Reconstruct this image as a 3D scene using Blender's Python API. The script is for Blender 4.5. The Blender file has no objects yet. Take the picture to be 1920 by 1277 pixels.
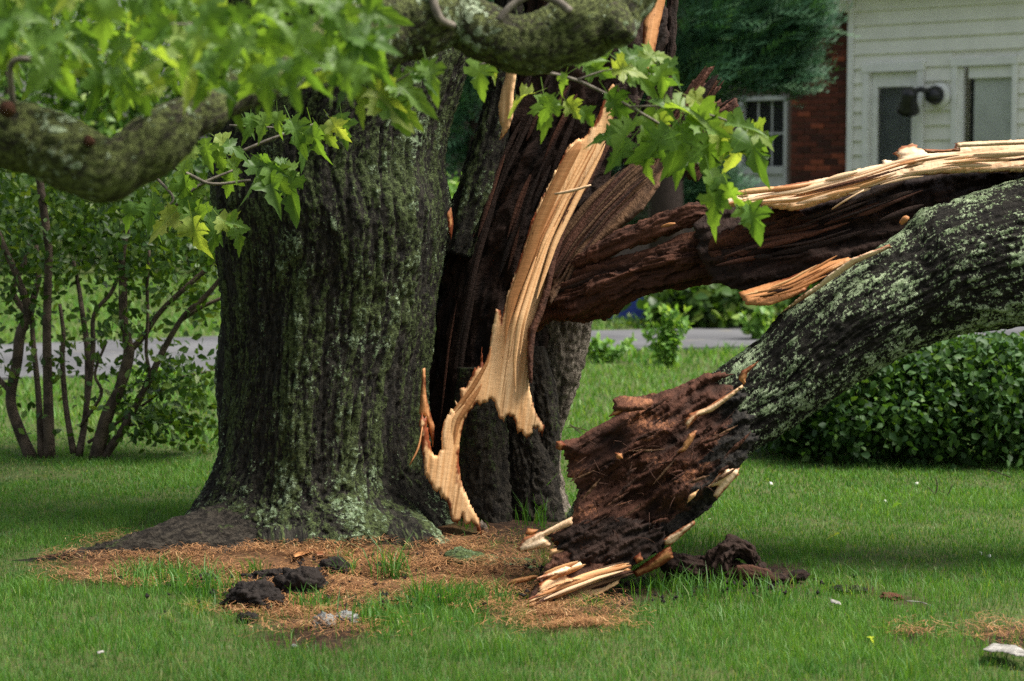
import bpy, math, random
import numpy as np
from mathutils import Vector, Matrix, geometry

random.seed(7); rng = np.random.default_rng(7)
SC = bpy.context.scene
COL = SC.collection
R = math.radians

# ------------------------------------------------------------------ camera
FPX, CX, CY, HOR = 4000.0, 960.0, 638.5, 330.0
CAMZ = 1.6
PITCH = math.atan((CY - HOR) / FPX)
cam_d = bpy.data.cameras.new('camera'); cam = bpy.data.objects.new('camera', cam_d); COL.objects.link(cam)
cam.location = (0, 0, CAMZ); cam.rotation_euler = (math.pi/2 - PITCH, 0, 0)
cam_d.sensor_width = 36; cam_d.lens = 36 * FPX / 1920
cam_d.clip_start = 0.05; cam_d.clip_end = 600
cam_d.dof.use_dof = True; cam_d.dof.focus_distance = 9.0; cam_d.dof.aperture_fstop = 3.4
SC.camera = cam

# ------------------------------------------------------------------ sky, sun, exposure
SUN_DIR = Vector((0.50, -0.10, 0.86)).normalized()      # from the scene towards the sun
w = bpy.data.worlds.new('World'); SC.world = w; w.use_nodes = True
wn = w.node_tree.nodes; wl = w.node_tree.links
sky = wn.new('ShaderNodeTexSky'); sky.sky_type = 'NISHITA'; sky.sun_disc = False
sky.sun_elevation = math.asin(SUN_DIR.z)
sky.sun_rotation = math.atan2(SUN_DIR.x, SUN_DIR.y)
sky.dust_density = 4.0; sky.air_density = 1.2
hs = wn.new('ShaderNodeHueSaturation'); hs.inputs['Saturation'].default_value = 0.45   # thin cloud veil
wl.new(sky.outputs[0], hs.inputs['Color'])
wl.new(hs.outputs[0], wn['Background'].inputs['Color']); wn['Background'].inputs['Strength'].default_value = 0.11
sun_d = bpy.data.lights.new('sun', 'SUN'); sun_d.energy = 4.8; sun_d.angle = R(25.0); sun_d.color = (1, 0.955, 0.88)
sun = bpy.data.objects.new('sun', sun_d); COL.objects.link(sun)
sun.rotation_euler = (-SUN_DIR).to_track_quat('-Z', 'Y').to_euler(); sun.location = (6, -4, 12)
SC.view_settings.view_transform = 'Standard'; SC.view_settings.look = 'None'
SC.view_settings.exposure = 0.68; SC.view_settings.gamma = 1.0
SC.cycles.max_bounces = 6; SC.cycles.transparent_max_bounces = 8
SC.cycles.use_denoising = False

# ------------------------------------------------------------------ pixel <-> place helpers
cp, sp = math.cos(PITCH), math.sin(PITCH)
def ray(u, v):
    x = (np.asarray(u, float) - CX) / FPX; y = -(np.asarray(v, float) - CY) / FPX
    return x, cp + y*sp, -sp + y*cp
def P(u, v, Y):
    dx, dy, dz = ray(u, v); s = np.asarray(Y, float) / dy
    return np.stack([dx*s, dy*s, CAMZ + dz*s], -1)
def G(u, v, z=0.0):
    dx, dy, dz = ray(u, v); s = (z - CAMZ) / dz
    return np.stack([dx*s, dy*s, CAMZ + dz*s], -1)

# ------------------------------------------------------------------ noise
_perm = rng.permutation(256); _perm = np.concatenate([_perm, _perm, _perm])
_g = rng.normal(size=(256, 3)); _g /= np.linalg.norm(_g, axis=1)[:, None]
def perlin(p):
    p = np.asarray(p, float); i = np.floor(p).astype(int); f = p - i; i &= 255
    w_ = f*f*f*(f*(f*6-15)+10)
    out = 0
    for a in (0, 1):
        wx = w_[:, 0] if a else 1-w_[:, 0]
        for b in (0, 1):
            wy = w_[:, 1] if b else 1-w_[:, 1]
            for c in (0, 1):
                wz = w_[:, 2] if c else 1-w_[:, 2]
                h = _perm[_perm[_perm[(i[:, 0]+a) & 255] + ((i[:, 1]+b) & 255)] + ((i[:, 2]+c) & 255)]
                out = out + wx*wy*wz*((_g[h] * (f - [a, b, c])).sum(1))
    return out * 1.5
def cell(p):
    i = np.floor(p).astype(int) & 255
    return _perm[_perm[_perm[i[:, 0]] + i[:, 1]] + i[:, 2]]/255.0
def fbm(p, o=3):
    s = 0; a = 1.0; p = np.asarray(p, float)
    for k in range(o): s = s + a*perlin(p + 17.3*k); p = p*2.03; a *= 0.5
    return s

# ------------------------------------------------------------------ object helpers
def prop(o, label=None, cat=None, group=None, kind=None):
    if label: o['label'] = label
    if cat: o['category'] = cat
    if group: o['group'] = group
    if kind: o['kind'] = kind
    return o
def link(o, parent=None):
    COL.objects.link(o)
    if parent is not None:
        o.parent = parent
        o.matrix_parent_inverse = WORLD[parent.name].inverted()
        WORLD[o.name] = o.matrix_basis.copy()
    else:
        WORLD[o.name] = o.matrix_basis.copy()
    return o
WORLD = {}
def empty(name, loc, label, cat, group=None, rot=0.0):
    o = bpy.data.objects.new(name, None); o.location = Vector(loc); o.rotation_euler = (0, 0, rot)
    o.empty_display_size = 0.1
    COL.objects.link(o); WORLD[o.name] = Matrix.Translation(Vector(loc)) @ Matrix.Rotation(rot, 4, 'Z')
    return prop(o, label, cat, group)
def mesh_np(name, V, F, mat, smooth=True, attrs=None):
    """V (n,3); F list of index arrays (k,3)/(k,4)"""
    me = bpy.data.meshes.new(name)
    V = np.asarray(V, np.float32); Fs = [np.asarray(f, np.int32) for f in F if len(f)]
    nl = sum(f.size for f in Fs); nf = sum(len(f) for f in Fs)
    me.vertices.add(len(V)); me.vertices.foreach_set('co', V.ravel())
    me.loops.add(nl); me.polygons.add(nf)
    me.loops.foreach_set('vertex_index', np.concatenate([f.ravel() for f in Fs]))
    st = []; tot = []; k = 0
    for f in Fs:
        n = f.shape[1]; st.append(k + n*np.arange(len(f))); tot.append(np.full(len(f), n)); k += f.size
    me.polygons.foreach_set('loop_start', np.concatenate(st).astype(np.int32))
    me.polygons.foreach_set('loop_total', np.concatenate(tot).astype(np.int32))
    me.polygons.foreach_set('use_smooth', np.full(nf, smooth))
    for an, av in (attrs or {}).items():
        av = np.asarray(av, np.float32)
        if av.ndim == 1:
            a = me.attributes.new(an, 'FLOAT', 'POINT'); a.data.foreach_set('value', av)
        else:
            a = me.attributes.new(an, 'FLOAT_VECTOR', 'POINT'); a.data.foreach_set('vector', av.ravel())
    me.update(calc_edges=True); me.validate()
    me.materials.append(mat)
    return me
def obj(name, me, parent=None, **kw):
    o = bpy.data.objects.new(name, me); link(o, parent)
    return prop(o, **kw)

# ------------------------------------------------------------------ material helpers
class NT:
    def __init__(s, name):
        s.m = bpy.data.materials.new(name); s.m.use_nodes = True
        s.t = s.m.node_tree; s.n = s.t.nodes; s.l = s.t.links
        s.b = s.n['Principled BSDF']; s.out = s.n['Material Output']
    def new(s, t, **kw):
        x = s.n.new(t)
        for k, v in kw.items(): setattr(x, k, v)
        return x
    def set(s, sock, v):
        if isinstance(v, bpy.types.NodeSocket): s.l.new(v, sock)
        elif v is not None:
            if isinstance(v, tuple) and len(v) == 3 and sock.type == 'RGBA': v = (*v, 1)
            sock.default_value = v
    def attr(s, name, vec=False):
        x = s.new('ShaderNodeAttribute', attribute_name=name); return x.outputs['Vector' if vec else 'Fac']
    def pos(s): return s.new('ShaderNodeNewGeometry').outputs['Position']
    def objc(s): return s.new('ShaderNodeTexCoord').outputs['Object']
    def rand(s): return s.new('ShaderNodeObjectInfo').outputs['Random']
    def scale(s, c, v):
        x = s.new('ShaderNodeVectorMath', operation='MULTIPLY'); s.l.new(c, x.inputs[0]); x.inputs[1].default_value = v; return x.outputs[0]
    def noise(s, c, sc, det=3, rough=0.55, dist=0.0):
        x = s.new('ShaderNodeTexNoise'); s.l.new(c, x.inputs['Vector'])
        x.inputs['Scale'].default_value = sc; x.inputs['Detail'].default_value = det
        x.inputs['Roughness'].default_value = rough; x.inputs['Distortion'].default_value = dist
        return x.outputs['Fac']
    def voro(s, c, sc, feat='F1'):
        x = s.new('ShaderNodeTexVoronoi', feature=feat); s.l.new(c, x.inputs['Vector']); x.inputs['Scale'].default_value = sc
        return x.outputs['Distance']
    def ramp(s, f, a, b, lo=0.0, hi=1.0):
        x = s.new('ShaderNodeMapRange', interpolation_type='SMOOTHSTEP'); s.l.new(f, x.inputs[0])
        x.inputs[1].default_value = a; x.inputs[2].default_value = b; x.inputs[3].default_value = lo; x.inputs[4].default_value = hi
        return x.outputs[0]
    def mix(s, f, a, b):
        x = s.new('ShaderNodeMix', data_type='RGBA'); s.set(x.inputs[0], f); s.set(x.inputs[6], a); s.set(x.inputs[7], b); return x.outputs[2]
    def math(s, op, a, b=None):
        x = s.new('ShaderNodeMath', operation=op); s.set(x.inputs[0], a)
        if b is not None: s.set(x.inputs[1], b)
        return x.outputs[0]
    def bump(s, h, st=0.5, dist=0.01):
        x = s.new('ShaderNodeBump'); x.inputs['Strength'].default_value = st; x.inputs['Distance'].default_value = dist
        s.l.new(h, x.inputs['Height']); s.l.new(x.outputs[0], s.b.inputs['Normal'])
    def done(s, col, rough=0.8, spec=0.3):
        s.set(s.b.inputs['Base Color'], col); s.set(s.b.inputs['Roughness'], rough); s.b.inputs['Specular IOR Level'].default_value = spec
        return s.m

def mat_bark(name, dark, mid, moss, lichen, moss_amt, lich_amt, lsc=45, moss2=None, zb=None, mz=(1, 1, .14)):
    m = NT(name); g = m.attr('grain', True); h = m.attr('h')
    big = m.noise(g, 2.6, 3); fine = m.noise(m.scale(g, (1, 1, .3)), 48, 4, .7); grit = m.noise(m.scale(g, (1, 1, .6)), 85, 4, .75)
    c = m.mix(m.ramp(m.math('ADD', m.math('MULTIPLY', fine, .6), m.math('MULTIPLY', grit, .6)), .50, .72), dark, mid)
    streak = m.noise(m.scale(g, mz), 14, 5, .65)
    mf = m.math('ADD', m.math('ADD', m.math('MULTIPLY', big, .6), m.math('MULTIPLY', streak, 1.0)), m.math('ADD', m.math('MULTIPLY', h, .45), m.math('MULTIPLY', grit, .9)))
    mm = m.ramp(mf, 1.82 - moss_amt, 1.92 - moss_amt)
    mcol = m.mix(m.ramp(m.noise(g, 60, 4, .75), .40, .60), tuple(x*.35 for x in moss), moss2 or tuple(x*1.5 for x in moss))
    c = m.mix(m.math('MULTIPLY', mm, .9), c, mcol)
    l1 = m.noise(g, lsc, 4, .7); l2 = m.noise(g, 3.6, 4, .6, .4); l3 = m.noise(g, 17, 4, .65)
    lf = m.math('ADD', m.math('ADD', m.math('MULTIPLY', l1, 1.1), m.math('MULTIPLY', l2, .7)), m.math('ADD', m.math('MULTIPLY', l3, .7), m.math('MULTIPLY', h, .38)))
    if zb:
        sx = m.new('ShaderNodeSeparateXYZ'); m.l.new(g, sx.inputs[0]); lf = m.math('ADD', lf, m.ramp(sx.outputs[2], zb[0], zb[1], zb[2], zb[3]))
    lm = m.ramp(lf, 1.66 - lich_amt, 1.74 - lich_amt)
    lcol = m.mix(m.ramp(m.noise(g, 35, 3), .35, .65), lichen, (lichen[0]*.42, lichen[1]*.48, lichen[2]*.38))
    c = m.mix(lm, c, lcol)
    m.bump(m.math('ADD', m.math('ADD', m.noise(g, 130, 4, .7), fine), m.math('MULTIPLY', lm, .5)), 1.0, .014)
    return m.done(c, .8, .15)

def mat_rot(name, a, b, c_, warm=.5, rough=.85):
    m = NT(name); g = m.attr('grain', True); h = m.attr('h')
    st = m.noise(m.scale(g, (1, 1, .1)), 26, 5, .65, .3); big = m.noise(m.scale(g, (1, 1, .5)), 5, 4, .6); cr = m.noise(g, 70, 4, .7)
    c = m.mix(m.ramp(m.math('ADD', m.math('MULTIPLY', st, .7), m.math('MULTIPLY', h, .5)), .3, .85), a, b)
    c = m.mix(m.ramp(m.math('ADD', big, m.math('MULTIPLY', cr, .5)), 1.0 - warm*.35, 1.2 - warm*.35), c, c_)
    m.bump(m.math('ADD', st, m.math('MULTIPLY', cr, .8)), 1.0, .015)
    return m.done(c, rough, .25)

def mat_face(name):
    m = NT(name); g = m.attr('grain', True); h = m.attr('h'); k = m.attr('mask')
    st = m.noise(m.scale(g, (1, 1, .16)), 24, 5, .7, .3); big = m.noise(m.scale(g, (1, 1, .6)), 5, 4, .65); cr = m.noise(g, 60, 4, .75)
    c = m.mix(m.ramp(m.math('ADD', m.math('MULTIPLY', st, .7), m.math('MULTIPLY', h, .5)), .3, .85), (.010, .005, .003), (.095, .036, .020))
    c = m.mix(m.ramp(m.math('ADD', big, m.math('MULTIPLY', cr, .6)), .86, 1.02), c, (.30, .125, .060))
    c = m.mix(m.ramp(m.math('ADD', big, m.math('MULTIPLY', st, .8)), 1.10, 1.25), c, (.40, .11, .03))
    bk = m.mix(m.ramp(cr, .45, .65), (.007, .006, .005), (.032, .027, .021))
    c = m.mix(m.ramp(m.math('ADD', k, m.math('MULTIPLY', m.math('SUBTRACT', m.noise(m.scale(g, (1, 1, .4)), 13, 4, .7), .5), 1.6)), .42, .58), c, bk)
    m.bump(m.math('ADD', st, m.math('MULTIPLY', cr, .8)), 1.0, .015)
    return m.done(c, .85, .25)
def mat_sap(name, pale, tan, edge, edge_w=.012, streak=.5):
    m = NT(name); g = m.attr('grain', True); e = m.attr('edge')
    gr = m.noise(m.scale(g, (1, 1, .035)), 60, 4, .6); br = m.noise(m.scale(g, (1, 1, .12)), 9, 3, .6)
    cross = m.noise(m.scale(g, (.15, 1, 1)), 55, 3, .6)
    c = m.mix(m.ramp(m.math('ADD', m.math('MULTIPLY', gr, .6), m.math('MULTIPLY', br, .6)), .42, .82), tan, pale)
    c = m.mix(m.ramp(cross, .6, .85, 0, .12), c, tan)
    pits = m.ramp(m.noise(m.scale(g, (1, 1, .35)), 75, 1, .4), .74, .78)
    c = m.mix(m.math('MULTIPLY', pits, .8), c, tuple(x*.3 for x in edge))
    en = m.math('SUBTRACT', e, m.math('MULTIPLY', m.ramp(m.noise(m.scale(g, (1, 1, .45)), 9, 4, .7), .38, .72), edge_w*1.9))
    c = m.mix(m.ramp(en, -edge_w*.9, edge_w*.12, 1, 0), c, m.mix(m.noise(g, 25, 3), edge, tuple(x*.35 for x in edge)))
    crack = m.ramp(m.noise(m.scale(g, (1, 1, .03)), 42, 3, .5), .63, .70)
    c = m.mix(m.math('MULTIPLY', crack, streak), c, tuple(x*.55 for x in tan))
    m.bump(m.math('ADD', gr, m.math('MULTIPLY', cross, .25)), .6, .01)
    return m.done(c, .6, .25)

def mat_leaf(name, c1, c2, c3, trans=.45, attr=False, rough=.45):
    m = NT(name); r = m.attr('rnd') if attr else m.rand()
    c = m.mix(m.ramp(r, .1, .75), c1, c2); c = m.mix(m.ramp(r, .8, 1.0), c, c3)
    if not attr:
        oc = m.objc(); vein = m.noise(oc, 9, 3); sx = m.new('ShaderNodeSeparateXYZ'); m.l.new(oc, sx.inputs[0])
        ax = m.math('ABSOLUTE', sx.outputs[0]); lat = m.math('ABSOLUTE', m.math('SUBTRACT', ax, m.math('MULTIPLY', sx.outputs[1], 1.25)))
        rib = m.ramp(m.math('MINIMUM', ax, lat), .004, .016, .45, 0); c = m.mix(rib, c, tuple(min(1, x*1.5) for x in c2)); c = m.mix(m.ramp(vein, .35, .75, 0, .35), c, tuple(x*.6 for x in c1))
    m.set(m.b.inputs['Base Color'], c); m.b.inputs['Roughness'].default_value = rough; m.b.inputs['Specular IOR Level'].default_value = .35
    t = m.new('ShaderNodeBsdfTranslucent'); tc = m.new('ShaderNodeMix', data_type='RGBA', blend_type='MULTIPLY')
    tc.inputs[0].default_value = 1; m.l.new(c, tc.inputs[6]); tc.inputs[7].default_value = (1.5, 1.45, .5, 1); m.l.new(tc.outputs[2], t.inputs['Color'])
    x = m.new('ShaderNodeMixShader'); x.inputs[0].default_value = trans
    m.l.new(m.b.outputs[0], x.inputs[1]); m.l.new(t.outputs[0], x.inputs[2]); m.l.new(x.outputs[0], m.out.inputs['Surface'])
    return m.m

def mat_plain(name, col, rough=.7, spec=.3, var=.25, sc=12, bump=0.0, coord='obj'):
    m = NT(name); c = m.objc() if coord == 'obj' else m.pos()
    n = m.noise(c, sc, 5, .6)
    k = m.mix(m.ramp(n, .3, .7), tuple(x*(1-var) for x in col), tuple(min(1, x*(1+var)) for x in col))
    if bump: m.bump(m.noise(c, sc*6, 4, .6), bump, .01)
    return m.done(k, rough, spec)

M = {}
M['bark'] = mat_bark('maple_bark', (.008, .007, .006), (.042, .038, .029), (.060, .080, .028), (.27, .34, .21), .36, .05, 75, None, (.1, .9, .10, .0), (1, 1, .07))
M['bark_log'] = mat_bark('log_bark', (.007, .006, .005), (.026, .023, .018), (.026, .042, .014), (.38, .46, .28), .20, .22, 88)
M['bark_moss'] = mat_bark('mossy_bark', (.012, .010, .008), (.045, .04, .03), (.075, .105, .035), (.30, .38, .22), .75, .16, 70)
M['bark_grey'] = mat_bark('grey_bark', (.07, .055, .042), (.26, .22, .175), (.05, .045, .03), (.2, .2, .16), -.1, -.25, 60)
M['bark_dark'] = mat_bark('dark_bark', (.012, .010, .008), (.055, .046, .035), (.04, .055, .018), (.2, .25, .15), .25, -.06, 80)
M['bark_limb'] = mat_bark('limb_bark', (.022, .020, .013), (.085, .077, .047), (.095, .112, .036), (.36, .42, .28), .46, .11, 40)
M['rot_dark'] = mat_rot('charred_rot', (.006, .004, .003), (.036, .018, .012), (.11, .040, .019), .26)
M['rot_red'] = mat_rot('red_rot', (.014, .006, .004), (.12, .046, .025), (.30, .125, .060), .46)
M['rot_brown'] = mat_rot('brown_rot', (.009, .005, .003), (.085, .034, .019), (.27, .115, .058), .42)
M['rot_fan'] = mat_rot('streaked_rot', (.025, .012, .006), (.16, .085, .042), (.22, .125, .065), .45)
M['rot_face'] = mat_face('torn_face_rot')
M['sap'] = mat_sap('fresh_sapwood', (.78, .52, .28), (.56, .29, .115), (.27, .060, .016), .016, .9)
M['sap_or'] = mat_sap('orange_sapwood', (.56, .28, .115), (.36, .15, .052), (.19, .045, .014), .014, .9)
M['sap_pale'] = mat_sap('pale_sapwood', (.84, .66, .47), (.62, .39, .21), (.38, .13, .05), .010, .95)
M['leaf_fg'] = mat_leaf('maple_leaf', (.090, .180, .038), (.165, .280, .055), (.37, .44, .11), .55)
M['leaf_shrub'] = mat_leaf('shrub_leaf', (.030, .074, .013), (.070, .135, .020), (.15, .22, .04), .35, True)
M['leaf_hedge'] = mat_leaf('hedge_leaf', (.026, .070, .018), (.058, .130, .028), (.11, .20, .04), .3, True, .55)
M['leaf_weed'] = mat_leaf('weed_leaf', (.13, .27, .06), (.20, .36, .08), (.30, .42, .1), .4, True)
M['leaf_far'] = mat_leaf('far_leaf', (.045, .110, .016), (.11, .22, .03), (.24, .34, .06), .35, True)
M['conifer'] = mat_leaf('conifer_spray', (.022, .075, .036), (.050, .135, .062), (.10, .20, .09), .2, True, .6)
M['grass'] = mat_leaf('grass_blade', (.046, .145, .022), (.112, .250, .042), (.28, .31, .11), .42, True, .5)
M['straw'] = mat_leaf('pine_needle', (.16, .075, .032), (.38, .19, .078), (.55, .36, .18), .15, True, .6)
M['twig'] = mat_plain('twig_bark', (.15, .13, .105), .8, .2, .35, 40, .4)
M['twig_dark'] = mat_plain('dark_twig', (.05, .035, .03), .8, .2, .35, 40, .4)
M['stem'] = mat_plain('shrub_stem_bark', (.085, .062, .045), .75, .25, .55, 14, .8, 'pos')
M['soil'] = mat_rot('soil_clod', (.006, .005, .005), (.022, .016, .013), (.05, .03, .02), .2)

# ------------------------------------------------------------------ geometry builders
def resample(pts, n, sm=2):
    p = np.asarray(pts, float); d = np.r_[0, np.cumsum(np.linalg.norm(np.diff(p[:, :2], axis=0), axis=1))]
    t = np.linspace(0, d[-1], n); q = np.stack([np.interp(t, d, p[:, k]) for k in range(p.shape[1])], 1)
    k = max(1, int(n/len(p)/2.5*sm/2))
    if k > 1:
        ker = np.hanning(2*k+1); ker /= ker.sum()
        pad = np.concatenate([2*q[:1]-q[k:0:-1], q, 2*q[-1:]-q[-2:-k-2:-1]])
        q = np.stack([np.convolve(pad[:, j], ker, 'valid') for j in range(q.shape[1])], 1)
    return q

def d_bark(amp=.02, f=15, lump=.03, warp=.35, fine=.004, el=.11):
    def fn(g, t):
        wv = np.stack([perlin(g*[3, 3, 1.6]), perlin(g*[3, 3, 1.6]+31), 0*g[:, 0]], 1)*warp*.12
        q = (g + wv)
        r1 = np.clip(np.abs(perlin(q*[f, f, f*el]))*3.6, 0, 1)**.8
        r2 = np.clip(np.abs(perlin(q*[f*2.1, f*2.1, f*el*3.4]+9))*3.0, 0, 1)
        r3 = perlin(g*[70, 70, 40]); r4 = 2.0*perlin(q*[min(f*.5, 7), min(f*.5, 7), f*el*.4]+4)
        r5 = np.clip(np.abs(perlin(q*[f*3.2, f*3.2, f*1.1]+15))*2.6, 0, 1)
        jw = np.stack([perlin(g*[16, 16, 9]+2), perlin(g*[16, 16, 9]+41), perlin(g*[9, 9, 6]+77)], 1)
        pl = .6*cell(q*[f*1.9, f*1.9, f*el*3.2]+jw*.9) + .4*cell(q*[48, 48, 17]+jw*1.3+5)
        h = .40*r1 + .20*r2 + .16*r3 + .20*r4 + .10*r5 + .34*(pl-.5)
        return lump*fbm(g*[2.2, 2.2, 1.0]+5, 2) + amp*1.25*(h-.5) + fine*1.6*perlin(g*[58, 58, 30]), np.clip(h, 0, 1)
    return fn
def d_rot(amp=.02, f=12, lump=.04, along=.14, crumb=.006):
    def fn(g, t):
        r1 = perlin(g*[f, f, f*along]); r2 = perlin(g*[f*2.6, f*2.6, f*along*2.4]+7)
        r4 = np.abs(perlin(g*[f*1.3, f*1.3, f*.35]+21))
        c = perlin(g*[48, 48, 20]) + .7*perlin(g*[100, 100, 45])
        r5 = perlin(g*[f*5.2, f*5.2, f*along*3.5]+33)
        jw = np.stack([perlin(g*9+2), perlin(g*9+41), perlin(g*7+77)], 1)
        cb = .6*cell(g*[f*1.7, f*1.7, f*.55]+jw*.8) + .4*cell(g*[f*3.6, f*3.6, f*1.3]+jw*1.2)
        h = .50*r1 + .35*r2 - .7*r4 + .3*r5 + .75*(cb-.5)
        return lump*(.6*fbm(g*[3, 3, 2]+3, 2)+.6*fbm(g*[8, 8, 4.5]+13, 2)) + amp*h + crumb*c, np.clip(.55+.5*h+.12*c, 0, 1)
    return fn
def d_sap(amp=.006, f=22):
    def fn(g, t):
        r = perlin(g*[f, f, f*.05]); r2 = perlin(g*[f*2.7, f*2.7, f*.1])
        r3 = perlin(g*[f*6, f*6, f*.3]); st = np.floor(perlin(g*[f*.7, f*.7, f*.06]+3)*4)/4
        return amp*(r + .6*r2 + .35*r3 + .9*st), np.clip(.5+.5*r, 0, 1)
    return fn

def body(name, A, B, mat, parent, nr=120, nc=120, ratio=1.0, disp=None, power=1.0, sm=2, grain_rot=0.0, taper_end=(0, 0), mats=None, mask=None, **kw):
    a = resample(A, nr, sm); b = resample(B, nr, sm)
    a = P(a[:, 0], a[:, 1], a[:, 2]); b = P(b[:, 0], b[:, 1], b[:, 2])
    c = (a+b)/2; r = (b-a)/2; rl = np.linalg.norm(r, axis=1)
    t = np.gradient(c, axis=0); al = np.r_[0, np.cumsum(np.linalg.norm(np.diff(c, axis=0), axis=1))]
    n = np.cross(r, t); n /= np.linalg.norm(n, axis=1)[:, None]+1e-9
    n *= np.where(n[:, 1] > 0, -1, 1)[:, None]
    tt = np.linspace(0, 1, nr)
    k = np.array([ratio(x) for x in tt]) if callable(ratio) else np.full(nr, ratio)
    tp = np.ones(nr)
    if taper_end[0]: tp *= np.clip(tt/taper_end[0], 0, 1)**.5
    if taper_end[1]: tp *= np.clip((1-tt)/taper_end[1], 0, 1)**.5
    th = np.linspace(0, 2*np.pi, nc, endpoint=False)
    cs, sn = np.cos(th), np.sin(th)
    if power != 1: cs = np.sign(cs)*np.abs(cs)**power; sn = np.sign(sn)*np.abs(sn)**power
    rad = r[:, None]*cs[None, :, None]*-1 + n[:, None]*(rl*k)[:, None, None]*sn[None, :, None]
    rad = rad*tp[:, None, None]
    V = c[:, None] + rad
    dirn = rad/(np.linalg.norm(rad, axis=2, keepdims=True)+1e-9)
    rm = rl.mean()
    g = np.stack([np.broadcast_to(-cs*1.0, (nr, nc))*rl[:, None], np.broadcast_to(sn, (nr, nc))*(rl*np.maximum(k, .4))[:, None], np.broadcast_to(al[:, None], (nr, nc))], -1).reshape(-1, 3)
    g = g + hash(name) % 7 * 0
    h = np.full(nr*nc, .5)
    if disp is not None:
        d, h = disp(g + SEED[0], tt); SEED[0] += 3.7
        amp = np.minimum(1, np.linalg.norm(rad, axis=2)/.06).reshape(-1)
        V = V.reshape(-1, 3) + dirn.reshape(-1, 3)*(d*amp)[:, None]
    V = V.reshape(-1, 3)
    i = np.arange(nr-1)[:, None]*nc; j = np.arange(nc)[None]; j2 = (j+1) % nc
    F = np.stack([i+j, i+j2, i+nc+j2, i+nc+j], -1).reshape(-1, 4)
    V = np.concatenate([V, V[:nc].mean(0)[None], V[(nr-1)*nc:nr*nc].mean(0)[None]])
    g = np.concatenate([g, g[:1]*[0, 0, 1], g[-1:]*[0, 0, 1]]); h = np.r_[h, .5, .5]
    j = np.arange(nc); j2 = (j+1) % nc; e = (nr-1)*nc
    F1 = np.stack([j2, j, np.full(nc, nr*nc)], 1); F2 = np.stack([e+j, e+j2, np.full(nc, nr*nc+1)], 1)
    mid = (nr//2)*nc + nc//4; q = F[(nr//2)*nc + nc//4]
    nn = np.cross(V[q[1]]-V[q[0]], V[q[3]]-V[q[0]])
    if (nn*(V[q[0]]-c[nr//2])).sum() < 0: F = F[:, ::-1]; F1 = F1[:, ::-1]; F2 = F2[:, ::-1]
    at = {'grain': g, 'h': h, 'edge': np.full(len(V), .5)}
    if mask is not None: at['mask'] = np.r_[mask(np.repeat(tt, nc), np.tile(th, nr), g[:-2]), 0, 0]
    me = mesh_np(name, V, [F, F1, F2], mat, True, at)
    return obj(name, me, parent, **kw)
SEED = [0.0]

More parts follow.
